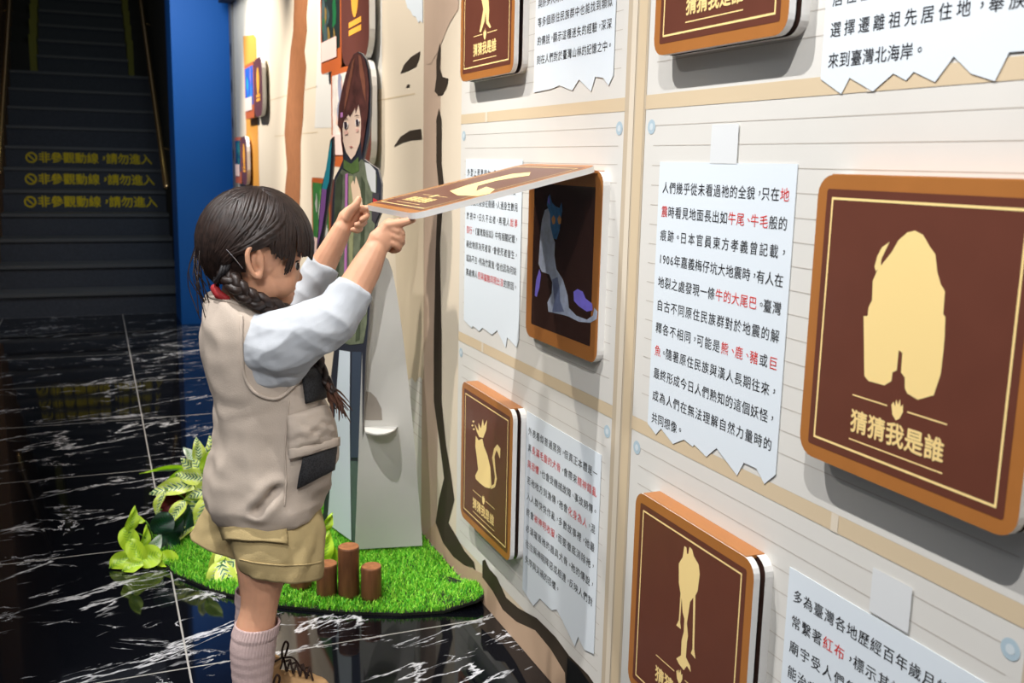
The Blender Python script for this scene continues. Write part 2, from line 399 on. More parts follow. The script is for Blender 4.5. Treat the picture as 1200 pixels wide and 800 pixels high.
# blue column
bb = MB(); bb.box((0.508, 7.06, 0), (1.05, 7.52, 3.8))
tag(bb.build('column_blue', mat('column_blue_paint', (0,90,170), 0.55, 0.35)), kind='structure')
def rail(name, pts, label):
    mb = MB(); mb.tube(pts, [0.021]*len(pts), 12)
    root = empty(name, pts[0], label, 'handrail')
    brass = mat('brass', (196,160,110), 0.25, 0.5, metal=0.9)
    mb.build('rail', brass, root, True)
    for t in (0.12, 0.5, 0.88):
        p = V(pts[0]).lerp(V(pts[-1]), t); b2 = MB(); b2.tube([p, p+V((0.0, 0, -0.07)), p+V((0.07 if p.x > 0 else -0.07, 0, -0.09))], [0.008]*3, 8)
        b2.build('bracket', brass, root, True)
rail('handrail', [(0.475, 7.55, 0.92), (0.475, 8.0, 1.20), (0.475, 12.2, 3.84)], 'brass handrail along the dark wall beside the blue column')
rail('handrail', [(-0.60, 7.7, 1.0), (-0.60, 8.0, 1.20), (-0.60, 12.2, 3.84)], 'brass handrail at the outer left side of the dark stairs')

# ================================================================== BOARDS
BW, BH, BR_ = 0.345, 0.366, 0.026
def rrect(w_, h_, r, ins=0.0, n=5):
    pts = []
    for cx, cy, a0 in ((w_-ins-r, ins+r, -90), (w_-ins-r, h_-ins-r, 0), (ins+r, h_-ins-r, 90), (ins+r, ins+r, 180)):
        for k in range(n+1):
            a = math.radians(a0+90*k/n); pts.append((cx+r*math.cos(a), cy+r*math.sin(a)))
    return pts
# caption block of every lid, in board coordinates (u to the right, v up)
CAP_U, CAP_V, CAP_C = 0.0930, 0.056, 0.0300
EMB = [(190,570),(197,560),(203,572),(205,552),(212,565),(218,548),(222,568),(230,560),(232,580),(222,600),(210,608),(196,595)]
D_BACK, D_GAP, D_LID = 0.015, 0.009, 0.011
def board(name, yl, zb, sil=None, label='', opened=None, picture=None, group='flip boards on the wall', w_=BW, h_=BH):
    root = empty(name, (WX, yl, zb), label, 'board', group)
    P = lambda u, v, d: V((WX-d, yl-u, zb+v))
    bk = MB(); o = rrect(w_, h_, BR_)
    bk.prism([P(u, v, D_BACK) for u, v in o], [P(u, v, 0.0004) for u, v in o], 0, 1)
    back = bk.build('backing_board', [M['brown'] if picture else M['night'], M['foam']], root)
    if picture: picture(P, back, w_, h_)
    d0, d1 = D_BACK+D_GAP, D_BACK+D_GAP+D_LID
    ang = opened or 0.0; ca, sa = math.cos(ang), math.sin(ang)
    def Q(u, v, d):                     # lid turned about the hinge line at the top
        a, e = v-h_, d-d0
        return P(u, h_+a*ca+e*sa, d0-a*sa+e*ca)
    hg = MB(); hw = 0.004
    hg.box((WX-d1+0.001, yl-w_+BR_*0.9, zb+h_-hw), (WX-0.001, yl-BR_*0.9, zb+h_+0.0012))
    hg.build('hinge_strip', M['brown'], root)
    ld = MB(); ld.prism([Q(u, v, d1) for u, v in o], [Q(u, v, d0) for u, v in o], 0, 1)
    lid = ld.build('lid', [M['brown'], M['foam']], root)
    pn = MB(); pn.poly([Q(u, v, d1+0.0003) for u, v in rrect(w_, h_, 0.004, 0.0175)]); pn.build('printed_panel', M['dark'], lid)
    gl = MB(); i0, i1 = 0.0275, 0.0305
    A = rrect(w_, h_, 0.0006, i0, 1); B = rrect(w_, h_, 0.0006, i1, 1)
    for k in range(len(A)):
        j = (k+1) % len(A); gl.poly([Q(*A[k], d1+0.0006), Q(*A[j], d1+0.0006), Q(*B[j], d1+0.0006), Q(*B[k], d1+0.0006)])
    gl.build('gold_line', M['gold'], lid)
    cp = MB(); text_line(cp, cp, '猜猜我是誰', CAP_U, CAP_V, CAP_C, lambda a, b, k: Q(a, b, d1+0.0006+k), bold=0.028)
    bar = lambda u0, u1, v: cp.poly([Q(u0, v, d1+0.0006), Q(u1, v, d1+0.0006), Q(u1, v+0.0018, d1+0.0006), Q(u0, v+0.0018, d1+0.0006)])
    um = CAP_U+2.5*CAP_C
    bar(CAP_U, um-0.016, CAP_V+CAP_C*1.40); bar(um+0.016, CAP_U+5*CAP_C, CAP_V+CAP_C*1.40); bar(CAP_U, CAP_U+5*CAP_C, CAP_V-0.014)
    cp.poly([Q(um+(x-211)*0.00045, CAP_V+CAP_C*1.40-(y-578)*0.00045, d1+0.0006) for x, y in EMB])
    cp.build('caption', M['gold'], lid)
    if sil:
        n = None; sl = MB()
        if opened:
            p0 = Q(0, 0, d1); nrm = (Q(1, 0, d1)-p0).cross(Q(0, 1, d1)-p0).normalized(); conv = lambda x, y: on_plane(x, y, p0, nrm)
            nrm = nrm if nrm.z > 0 else -nrm
            for pl in sil: sl.poly([conv(x, y)+nrm*0.0006 for x, y in pl])
        else:
            for pl in sil: sl.poly([on_x(x, y, WX-d1-0.0006) for x, y in pl])
        sl.build('silhouette', M['gold'], lid)
    return root
S_B1 = [crop(960, 240, 2.422, [(205,135),(225,100),(250,78),(272,73),(295,85),(315,120),(330,140),(335,190),(345,225),(357,245),(352,310),(358,318),(356,375),(352,420),(345,480),(325,540),(280,553),(250,535),(243,520),(243,490),(232,475),(236,420),(226,412),(220,470),(208,475),(205,500),(185,512),(140,500),(128,485),(126,315),(137,315),(140,290),(150,270),(152,215),(165,185)]),
        crop(960, 240, 2.422, [(200,105),(178,120),(165,145),(157,175),(160,188),(175,176),(176,155),(190,125)])]
S_B2 = [crop(730, 600, 4, [(288,158),(298,165),(300,195),(306,195),(312,162),(325,175),(332,205),(355,245),(360,290),(350,370),(340,390),(334,640),(340,688),(318,660),(326,640),(330,400),(315,420),(300,520),(305,580),(300,610),(295,680),(315,720),(318,750),(300,720),(285,740),(262,710),(250,685),(272,670),(275,600),(285,560),(288,500),(280,470),(275,400),(268,515),(272,548),(250,530),(262,505),(270,380),(262,330),(262,240),(280,210)])]
S_CAT = [crop(530, 440, 3.635, [(100,255),(112,275),(128,268),(135,300),(150,340),(162,390),(165,440),(168,470),(160,480),(140,475),(120,460),(100,440),(98,425),(110,400),(105,350),(98,300)]),
         crop(530, 440, 3.635, [(95,205),(112,235),(112,200),(122,225),(130,185),(135,215),(148,188),(145,230),(132,265),(115,262),(105,240)]),
         crop(530, 440, 3.635, [(165,470),(178,462),(182,430),(176,390),(170,350),(178,310),(192,292),(205,310),(203,355),(195,330),(188,318),(180,345),(184,400),(190,440),(182,475),(165,483)])]
for cx, cy in ((90,195),(86,212),(92,228)): S_CAT.append(crop(530, 440, 3.635, [(cx-5,cy),(cx,cy-5),(cx+5,cy),(cx,cy+5)]))
S_B5 = [crop(530, 0, 7.278, [(235,-420),(270,-520),(300,-520),(335,-420),(325,-200),(310,0),(315,80),(310,180),(330,230),(320,240),(290,200),(285,100),(275,180),(245,275),(232,270),(245,200),(265,80),(250,0),(240,-200)])]
board('flip_board', 1.034, 0.768, S_B1, 'closed brown flip board with a bulky horned beast silhouette, right of the long text sheet')
board('flip_board', 1.455, 0.213, S_B2, 'closed brown flip board with a thin legged silhouette, cut by the bottom of the photo')
board('flip_board', 2.362, 0.218, S_CAT, 'closed brown flip board with a seated cat silhouette above the grass mat')
board('flip_board', 2.405, 1.335, S_B5, 'closed brown flip board with two dangling legs silhouette, at top left of the text panels')
board('flip_board', 1.464, 1.316, None, 'closed brown flip board whose caption alone shows at the top edge of the photo')

def cat_picture(P, back, w_, h_):
    pn = MB(); pn.poly([P(u, v, D_BACK+0.0003) for u, v in rrect(w_, h_, 0.003, 0.03)]); pn.build('printed_panel', M['night'], back)
    def px(pts, k): return [V((WX-D_BACK-0.0003-0.0003*k, q.y, q.z)) for q in (on_x(x, y, WX-D_BACK) for x, y in pts)]
    C = lambda pts: crop(610, 190, 3.2, pts)
    body = MB(); body.poly(px(C([(92,180),(105,172),(120,190),(118,230),(122,280),(130,300),(128,350),(135,400),(160,440),(178,500),(182,545),(210,575),(250,590),(272,575),(278,545),(290,560),(286,588),(262,602),(220,598),(180,578),(160,572),(105,560),(102,525),(118,490),(120,450),(108,420),(80,410),(68,380),(72,320),(76,260),(82,215)]), 1))
    body.build('printed_body', mat('picture_pale_blue', (180,190,212), 0.3, 0.4, 0.18, 60), back)
    hd = MB(); hd.poly(px(C([(100,160),(104,130),(112,120),(118,150),(132,165),(148,172),(155,150),(158,180),(152,215),(148,255),(136,290),(124,285),(114,240),(112,195)]), 2)); hd.build('printed_head', mat('picture_blue', (60,120,176), 0.3, 0.4, 0.3, 80), back)
    tl = MB(); tl.poly(px(C([(200,485),(215,475),(235,485),(245,510),(270,530),(272,555),(250,560),(220,540),(202,520)]), 2)); vio = mat('picture_violet', (136,124,234), 0.3, 0.4, 0.1, 60); tl.build('printed_tail', vio, back)
    tl = MB(); tl.poly(px(C([(60,440),(72,400),(78,420),(72,470),(62,505),(54,500)]), 2)); tl.build('printed_paw', vio, back)
    tl = MB(); tl.poly(px(C([(103,150),(108,125),(113,160)]), 3)); tl.build('printed_ear', vio, back)
    am = mat('picture_amber', (224,160,96), 0.3, 0.4)
    for cx in (126, 148):
        ey = MB(); ey.poly(px(C([(cx-8,212),(cx,198),(cx+7,212),(cx+5,230),(cx-3,234)]), 3))
        ey.build('printed_eye', am, back)
    lg = MB(); lg.poly(px(C([(120,440),(140,430),(148,470),(150,520),(165,560),(120,562),(128,520)]), 2)); lg.build('printed_legs', mat('picture_slate', (116,126,160), 0.3, 0.4, 0.15, 60), back)
S_OPEN = [[(622,202),(600,204),(575,210),(548,217),(527,224),(536,229),(560,230),(574,227),(580,222),(570,219),(558,224),(560,218),(582,212),(605,208),(620,206)]]
board('flip_board', 2.005, 0.762, S_OPEN, 'open flip board showing a blue cat creature, its lid lifted by the child', opened=1.325, picture=cat_picture)

# ---- far boards: lids swung open sideways like a book
def far_board(yl, zt, w_, h_, cols, label, lid_turn=3.12, lid=True, lw=None):
    zb = zt-h_; root = empty('picture_board', (WX, yl, zb), label, 'board', 'open picture boards on the far wall')
    P = lambda u, v, d: V((WX-d, yl-u, zb+v))
    o = rrect(w_, h_, 0.02); bk = MB(); bk.prism([P(u, v, 0.03) for u, v in o], [P(u, v, 0.0004) for u, v in o], 0, 1)
    back = bk.build('backing_board', [mat('board_orange_brown', (190,96,44), 0.4), M['night']], root)
    pic = MB(); x0, x1, y0, y1 = 0.02, w_-0.02, 0.075, h_-0.02
    pic.poly([P(x0, y0, 0.0304), P(x1, y0, 0.0304), P(x1, y1, 0.0304), P(x0, y1, 0.0304)], 0)
    rnd = random.Random(int(yl*100))
    for k in range(9):
        cu, cv, r = rnd.uniform(x0+.04, x1-.04), rnd.uniform(y0+.03, y1-.03), rnd.uniform(.02, .045)
        pic.poly([P(min(max(cu+r*math.cos(t)*rnd.uniform(.5, 1.2), x0), x1), min(max(cv+r*1.4*math.sin(t)*rnd.uniform(.6, 1.3), y0), y1), 0.0305+0.0002*k) for t in (2*math.pi*q/10 for q in range(10))], 1+k % 3)
    pic.poly([P(x0, y0-0.03, 0.033), P(x1-0.05, y0-0.03, 0.033), P(x1-0.05, y0+0.045, 0.033), P(x0, y0+0.045, 0.033)], 4)
    pic.build('printed_picture', [mat('far_picture', c, 0.4, 0.4, 0.2, 25) for c in cols]+[mat('far_picture_note', (240,206,196), 0.5)], back)
    if not lid: return
    lw = lw or w_; ca, sa = math.cos(lid_turn), math.sin(lid_turn)
    def Q(s, v, d):                     # s = distance from the hinge on the near side edge, d = out of the lid's inner face
        return P(w_ - s*ca + d*sa*-1, v, 0.03 + s*sa - d*ca)
    ol = [(lw-x, y) for x, y in rrect(lw, h_, 0.09)]
    ld = MB(); ld.prism([Q(s, v, 0.0) for s, v in ol], [Q(s, v, -0.02) for s, v in ol], 0, 1)
    lo = ld.build('lid', [M['dark'], M['foam']], root)
    em = MB(); cu, cv = lw*0.52, h_*0.60
    em.poly([Q(cu+0.055*math.cos(t), cv+0.075*math.sin(t), 0.001) for t in (2*math.pi*q/20 for q in range(20))])
    for v in (0.33, 0.26): em.poly([Q(lw*0.3, h_*v, 0.001), Q(lw*0.74, h_*v, 0.001), Q(lw*0.74, h_*(v+0.05), 0.001), Q(lw*0.3, h_*(v+0.05), 0.001)])
    em.build('emblem', mat('emblem_orange', (244,168,60), 0.5), lo)
far_board(4.08, 1.845, 0.36, 0.375, [(34,44,40),(30,110,60),(70,90,90),(150,120,60)], 'open picture board with a dark green scene, above the standing cutout figure', lw=0.44)
far_board(6.26, 1.672, 0.36, 0.31, [(44,90,190),(40,170,150),(120,110,210),(60,130,220)], 'small open picture board with a blue and teal picture on the orange stripe')
far_board(6.80, 1.262, 0.30, 0.29, [(20,70,100),(30,110,130),(16,50,80),(60,130,120)], 'small open picture board with a dark teal picture, lowest beside the blue column')
far_board(3.90, 1.47, 0.33, 0.36, [(230,220,210),(210,160,120),(230,190,170),(150,150,170)], 'open picture board half hidden behind the cutout figure head', lw=0.30)
far_board(4.30, 1.06, 0.36, 0.37, [(60,120,60),(110,160,80),(200,200,190),(40,70,60)], 'open picture board with a green picture, low behind the child face')

# ================================================================== TEXT SHEETS
def sheet(yl, zt, w_, torn, lines, z_first, pitch, cell, label, margin=0.012, indent_w=None):
    """torn: bottom edge as (u fraction, v below zt)"""
    root = empty('text_sheet', (WX, yl, zt), label, 'sheet', 'printed text sheets')
    t = 0.0014
    q_ = [on_x(a, b, WX-0.003) for a, b in torn]
    o = [(0, 0)]+[(min(max(yl-p.y, 0), w_), p.z-zt) for p in q_]+[(w_, 0)] if torn[0][0] > 2 else [(0, 0)]+[(u*w_, -v) for u, v in torn]+[(w_, 0)]
    if torn[0][0] > 2: o[1] = (0, o[1][1]); o[-2] = (w_, o[-2][1])
    mb = MB(); mb.prism([(WX-t-0.0008, yl-u, zt+v) for u, v in o], [(WX-t, yl-u, zt+v) for u, v in o], 0)
    mb.build('paper', M['paper'], root)
    bl, rd = MB(), MB(); X = WX-t-0.0011
    tw = w_-2*margin if indent_w is None else indent_w
    for k, ln in enumerate(lines):
        if not ln: continue
        full = len(ln) >= 13
        text_line(bl, rd, ln, margin, z_first-k*pitch-cell*0.38, cell, lambda a, b, k: (X-k, yl-a, b), tw if full else None)
    bl.build('printed_text', M['text'], root)
    if rd.v: tag(rd.build('printed_text', M['red'], root), 'red printed words')
def zz(px, py): return on_x(px, py, WX).z
cell = 0.0212
sheet(1.482, 1.147, 0.362, [(758,496),(768,509),(774,502),(788,520),(801,515),(811,523),(813,521),(827,535),(839,525),(863,557),(871,542),(886,549),(895,567),(914,559)],
      ['人們幾乎從未看過祂的全貌，只在[地]','[震]時看見地面長出如[牛尾、牛毛]般的','痕跡。日本官員東方孝義曾記載，','1906年嘉義梅仔坑大地震時，有人在','地裂之處發現一條[牛的大尾巴]。臺灣','自古不同原住民族群對於地震的解','釋各不相同，可能是[熊、鹿、豬]或[巨]','[魚]。隨著原住民族與漢人長期往來，','最終形成今日人們熟知的這個妖怪，','成為人們在無法理解自然力量時的','共同想像。'],
      zz(784, 220), (zz(784, 220)-zz(772, 491))/10, cell, 'long white text sheet with torn bottom and red words, between the two middle flip boards')
sheet(1.086, 1.70, 0.372, [(967,92),(985,110),(995,91),(1022,107),(1046,86),(1061,94),(1070,84),(1095,96),(1117,66),(1137,86),(1165,95),(1182,61),(1215,60)],
      ['在早期的平原聚落裡，族人們因此','居住在山海之間，代代相傳，後來','選擇遷離祖先居住地，舉族遷徙','來到臺灣北海岸。'], zz(985, 34)+2*0.0385, 0.0385, cell, 'white text sheet with torn bottom edge at the top right of the photo')
sheet(2.022, 1.72, 0.360, [(627,108),(636,106),(646,104),(655,100),(670,106),(678,93),(692,107),(697,90),(706,91),(712.6,100),(721.5,88)],
      ['山林裡的迷途者說，曾在霧中遇見牠','與許多人同行，例如阿美、泰雅、布農','等多個原住民族群中也能找到類似','的傳說，顯示這種迷失的經驗，深深','刻在人們對於臺灣山林的記憶之中。'], zz(634, 70)+0.0385*4, 0.0385, cell, 'white text sheet beside the dangling legs flip board at the top')
sheet(2.446, 1.147, 0.372, [(546,376),(552,384),(554,382),(561,388),(565,384),(576,392),(582,387),(592,407),(594,395),(605,407),(611,400)],
      ['外型上是黑貓女，身形修長，毛色','藍白相間，常在夜裡的屋頂上出沒，','相傳貓死後掛在樹頭，人過身生數見','於夜中，日久不去者，再現人[說事]','[發行]，《臺灣風俗誌》中有相關記載，','稱此物原為死者家，會使死者復生，','或為不吉，則為竹篙鬼，從也因為何妨','第處傳人[但與貓魈同現出沒]的原因。'], zz(549, 202), 0.0365, cell, 'white text sheet half covered by the lifted lid', indent_w=0.34)
sheet(2.016, 0.583, 0.366, [(619,697),(624.5,710),(632,701),(646,715),(652,714),(659,728),(673,757),(677,746),(684,761),(697,768)],
      ['外表看似普通黑狗，但真正本體是一','具[長滿毛髮的犬骨]，會帶來[精神錯亂]','[與恐懼]，也會受機械故障、事故頻傳。','若祂地方到漁傳，祂會[化身為人]，混','入人群快快作亂，多數故事裡，祂最','終會[被神明收服]，而要徹底消除祂，','必須摧毀祂的器具犬骨。祂的傳說，','往往與神明降惡或相連，反映人們對','失序與災禍的恐懼。'], zz(623, 506), 0.0385, cell, 'white text sheet between the seated cat board and the thin legged board')
sheet(1.074, 0.583, 0.366, [(0,.44),(.1,.455),(.3,.43),(.5,.46),(.8,.44),(1,.45)],
      ['多為臺灣各地歷經百年歲月的老樹，','常繫著[紅布]，標示其神聖地位，部分','廟宇受人們祭拜，傳說樹神能庇佑','能治病消災，也有許多人在樹下立誓','保佑孩童平安長大，香火不絕。'], zz(936, 699), 0.0385, cell, 'white text sheet at the bottom right, below the horned beast board')
# pale tape pieces printed above two sheets
for (a, b) in (((836, 146), (865, 192)), ((1025, 664), (1066, 742))):
    p, q = on_x(*a), on_x(*b); tb = MB(); tb.poly([(lay(9), p.y, q.z), (lay(9), q.y, q.z), (lay(9), q.y, p.z), (lay(9), p.y, p.z)])
    tag(tb.build('tape_piece', M['tape']), 'pale tape piece above the long text sheet' if a[0] < 900 else 'pale tape piece above the bottom right text sheet', 'tape')
# ================================================================== STANDEE (flat printed cutout with a folded card support)
SP, SA = V((0.675, 2.68, 0)), math.radians(-12.5)
SD = V((math.sin(SA), math.cos(SA), 0)); SN = V((-math.cos(SA), math.sin(SA), 0))      # along the panel / out of its printed face
def spt(x, y, k=0.0): p = on_plane(x, y, SP, SN); p.z = max(p.z, 0.022); return p + SN*k
stand = empty('cutout_standee', SP, 'flat cutout figure with brown hair and green coat, standing on the grass mat', 'standee')
OUT = [(413,642),(423,642),(424,540),(426,480),(429,410),(432,380),(437,300),(441,262),(446,250),(447,215),(443,198),(434,192),(426,186),(432,160),(434,135),(434.5,103),(432.5,82),(429,69),(424,62.5),(419.5,60.5),(414,64),(409,75),(405,90),(400,112),(396,147),(400,152),(402,187),(398,197),(392,208),(389.5,235),(388.5,262),(386.5,330),(388,395),(392,404),(388,440),(382,560),(379,600),(377,650)]
sb = MB(); sb.prism([spt(x, y) for x, y in OUT], [spt(x, y, -0.005) for x, y in OUT], 0, 1)
bp_ = MB(); BL = [(390.5,160),(391,186),(388.5,212),(385.5,232),(383,250),(378,282),(371,292),(374,250),(377,218),(382,198),(387,164)]
bp_.prism([spt(x, y) for x, y in BL], [spt(x, y, -0.005) for x, y in BL], 0, 1)
bp_.build('blade_panel', [mat('standee_outline', (30,30,38), 0.5), mat('card_edge_grey', (120,116,112), 0.7)], stand)
sb.build('cutout_panel', [mat('standee_outline', (44,46,56), 0.5), mat('card_edge_grey', (120,116,112), 0.7)], stand)
def lay_s(name, col, polys, k, nz=0.0, label=None):
    if len(polys) > 1:
        for pl in polys: lay_s(name, col, [pl], k, nz)
        return
    mb = MB()
    for pl in polys: mb.poly([spt(x, y, 0.0008*k) for x, y in pl])
    o = mb.build(name, mat('standee_print', col, 0.5, 0.35, nz, 30), stand)
    if label: tag(o, label)
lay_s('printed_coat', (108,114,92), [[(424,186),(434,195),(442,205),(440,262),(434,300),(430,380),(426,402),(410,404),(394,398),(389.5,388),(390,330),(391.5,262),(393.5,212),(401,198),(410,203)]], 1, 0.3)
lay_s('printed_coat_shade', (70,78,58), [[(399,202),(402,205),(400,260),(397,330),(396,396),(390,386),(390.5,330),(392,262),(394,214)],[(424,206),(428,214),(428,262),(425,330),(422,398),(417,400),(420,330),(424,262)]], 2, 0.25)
lay_s('printed_shirt', (150,150,110), [[(409,206),(414,206),(416,240),(414,300),(411,340),(409.5,300)]], 2, 0.2)
lay_s('printed_shoulder', (206,206,204), [[(428,190),(434,192),(441,200),(441,226),(436,224),(431,210)]], 2)
lay_s('printed_sleeve', (66,62,66), [[(437,226),(445,226),(445,250),(440,262),(436,258)]], 2)
lay_s('printed_sleeve_band', (190,50,60), [[(438,232),(443,234),(442,246),(438,244)]], 3)
lay_s('printed_collar', (86,110,58), [[(403.5,187),(412,192),(420.5,184),(421.5,200),(413,204),(403,197)]], 2, 0.2)
lay_s('printed_face', (238,208,186), [[(400,146),(404,128),(414,118),(423,122),(425,150),(422,168),(417,181),(412,187),(406,178),(402,164)]], 2)
lay_s('printed_hair', (88,50,44), [[(396.5,147),(398,124),(401,108),(405.6,89),(409.5,76),(414.5,65),(419.5,61.5),(424,63.5),(428.5,70),(431.5,82),(433.5,102),(432,134),(428,160),(424.5,183),(423.5,160),(424,140),(421,122),(417.5,133),(417,126),(411,137),(409,134),(404,141),(402,150),(403.5,186),(400.5,165),(400,152)]], 3, 0.4)
lay_s('printed_hair_sheen', (134,82,62), [[(414,72),(417,68),(413,92),(408,118),(404,132),(407,104)],[(421,64),(424,66),(429,92),(430,120),(427,110),(423,88)]], 4, 0.2)
lay_s('printed_hair_clip', (196,130,190), [[(400,132),(403,131.5),(403,137),(400,138)]], 4)
lay_s('printed_eye_white', (246,240,236), [[(403.5,143.5),(406.5,142),(409.5,145),(408,150.5),(404.5,151)],[(417.5,141.5),(420,139),(422.5,141),(421.5,146.5),(418,147.5)]], 4)
lay_s('printed_iris', (58,44,52), [[(404.8,143),(407.6,142.5),(408.4,147),(407,151),(405,150.4)],[(418.4,140.6),(420.8,139.5),(421.6,143),(420.8,146.8),(418.8,147)]], 5)
lay_s('printed_brow', (72,44,40), [[(402.5,139.5),(406,137.2),(410,139.5),(406,138.6)],[(416.5,136.8),(419.5,134.4),(423,135.6),(419.5,135.8)]], 5)
lay_s('printed_blush', (232,184,168), [[(404,154),(408,153),(409,157),(405,158)],[(418,151),(421,150),(421,154),(418,155)]], 4)
lay_s('printed_mouth', (180,104,96), [[(410,172),(412.6,171),(415,172),(412.6,173)]], 4)
lay_s('printed_strap', (190,120,180), [[(405.5,204),(408.5,203),(407.5,300),(406,396),(403,396),(404.5,300)]], 3)
lay_s('printed_hand', (240,208,176), [[(412,216),(415,211),(416.5,216),(418,206),(420.5,214),(423,222),(426,240),(425,264),(418,264),(415,240)]], 3)
lay_s('printed_blade_top', (40,140,156), [[(389,163),(388,186),(386,212),(383,222),(377.5,221),(382,200),(385,180)]], 1)
lay_s('printed_blade_bottom', (134,86,150), [[(377.5,221),(383,222),(381,246),(377,270),(372.5,288),(375,250)]], 1)
lay_s('printed_gap', (214,224,232), [[(398,410),(410.5,412),(410,470),(410.5,540),(412,640),(384,640),(388,560),(393,480)]], 1)
lay_s('printed_boot', (82,98,92), [[(411,540),(422,540),(422,638),(413.5,638)]], 2, 0.2)
lay_s('printed_leg', (62,72,88), [[(413,412),(424,412),(422.5,536),(411.5,536)]], 2)
# folded card support behind the figure, facing the camera, with a folded-out tab
supy = [V((0.640, 2.695, 0)), V((0.845, 2.655, 0))]; sn = V((0.19, 0.98, 0)).normalized()
def sup(x, y, k=0.0): p = on_plane(x, y, supy[0], sn); p.z = max(p.z, 0.022); return p + sn*k
so = [(416,648),(495,646),(494,620),(489,560),(484,500),(479,450),(473,400),(466,350),(460,318),(455,304),(447,298),(436,300),(428,310),(424,420),(420,540)]
sm = MB(); sm.prism([sup(x, y) for x, y in so], [sup(x, y, 0.008) for x, y in so], 0)
kraft = mat('card_grey_white', (206,204,198), 0.75, 0.2, 0.02, 8)
sup_o = sm.build('support_flap', kraft, stand)
tb = MB(); zt_ = sup(446, 500).z; a, b = sup(427, 500), sup(466, 500); n = -sn
tl_ = [a.lerp(b, t)+n*(0.075*math.sin(math.pi*min(1, max(0, t*0.9+0.12)))**0.6) for t in [q/12 for q in range(13)]]
tb.prism([a]+[V((p.x, p.y, zt_)) for p in tl_]+[b], [a-V((0,0,.004))]+[V((p.x, p.y, zt_-.004)) for p in tl_]+[b-V((0,0,.004))], 0); tb.build('folded_tab', kraft, sup_o)
sl = MB(); sl.poly([sup(x, y, -0.0008) for x, y in [(427,492),(427,458),(434,459),(441,466),(447,478),(448,492)]]); tag(sl.build('cut_slot', mat('card_shaded_grey', (150,142,132), 0.8), sup_o), 'grey brown cut slot')

# ================================================================== GRASS MAT
mat_px = [(185,655),(205,675),(250,694),(290,704),(330,713),(400,720),(470,722),(520,719),(560,713),(572,706)]
outline = [on_z(x, y) for x, y in mat_px]
outline = [V((p.x, p.y, 0)) for p in outline] + [V((0.876, 2.42, 0)), V((0.876, 3.0, 0)), V((0.876, 3.45, 0)), V((0.70, 3.62, 0)), V((0.45, 3.62, 0)), V((0.25, 3.45, 0)), V((0.15, 3.2, 0)), V((0.115, 3.0, 0))]
turf = empty('grass_mat', (0.5, 2.9, 0), 'bright green artificial grass mat with a curved edge on the black floor', 'mat')
def lift(x, y):                          # the corner next to the wall curls up
    d = max(0.0, 1-math.hypot(x-0.875, y-2.30)/0.11); return 0.030*d*d*(3-2*d)
tm = MB(); g = []
oo = np.array([(p.x, p.y) for p in outline])
def inside(x, y):
    c = np.zeros(len(x), bool); n = len(oo); j = n-1
    for i in range(n):
        xi, yi = oo[i]; xj, yj = oo[j]
        with np.errstate(divide='ignore', invalid='ignore'):
            t = ((yi > y) != (yj > y)) & (x < (xj-xi)*(y-yi)/(yj-yi)+xi)
        c ^= t; j = i
    return c
cen = V((0.52, 2.95, 0)); rings = []
for s in (1.0, 0.97, 0.93, 0.88, 0.82, 0.75, 0.6, 0.4, 0.2):
    rings.append([V((cen.x+(p.x-cen.x)*s, cen.y+(p.y-cen.y)*s, 0.008)) for p in outline])
for r in rings:
    for p in r: p.z += lift(p.x, p.y)
tm.loft([[V((p.x, p.y, max(0.0005, p.z-0.007))) for p in rings[0]]]+rings, 0, False, True)
tm.build('mat_backing', mat('turf_backing_black', (22,26,18), 0.85), turf)
rs = np.random.RandomState(3); NB = 70000
x = rs.uniform(oo[:,0].min(), oo[:,0].max(), NB*2); y = rs.uniform(2.2, 3.65, NB*2); k = inside(x, y); x, y = x[k][:NB], y[k][:NB]
n = len(x); h = rs.uniform(0.007, 0.017, n); an = rs.uniform(0, 2*np.pi, n); wv = 0.0014
z = np.array([0.007+lift(a, b) for a, b in zip(x, y)]); ln = rs.uniform(0.002, 0.012, n); la = rs.uniform(0, 2*np.pi, n)
vs = np.empty((n, 5, 3)); dx, dy = np.cos(an)*wv, np.sin(an)*wv
vs[:,0] = np.stack([x-dx, y-dy, z], 1); vs[:,1] = np.stack([x+dx, y+dy, z], 1)
mx_, my_ = x+np.cos(la)*ln*0.35, y+np.sin(la)*ln*0.35
vs[:,2] = np.stack([mx_+dx*.8, my_+dy*.8, z+h*.6], 1); vs[:,3] = np.stack([mx_-dx*.8, my_-dy*.8, z+h*.6], 1)
vs[:,4] = np.stack([x+np.cos(la)*ln, y+np.sin(la)*ln, z+h], 1)
vs[:,:,0] = np.minimum(vs[:,:,0], WX-0.002)
me = bpy.data.meshes.new('grass_blades'); fl = []
for q in range(n): o5 = q*5; fl += [(o5, o5+1, o5+2, o5+3), (o5+3, o5+2, o5+4)]
me.from_pydata(vs.reshape(-1, 3).tolist(), [], fl); me.polygons.foreach_set('material_index', np.repeat(rs.randint(0, 3, n), 2).astype(np.int32)); me.update()
tag(link('grass_blades', me, turf, [mat('turf_green', (128,214,56), 0.55, 0.3), mat('turf_lime', (166,228,74), 0.55, 0.3), mat('turf_deep', (86,180,42), 0.55, 0.3)]), kind='stuff')

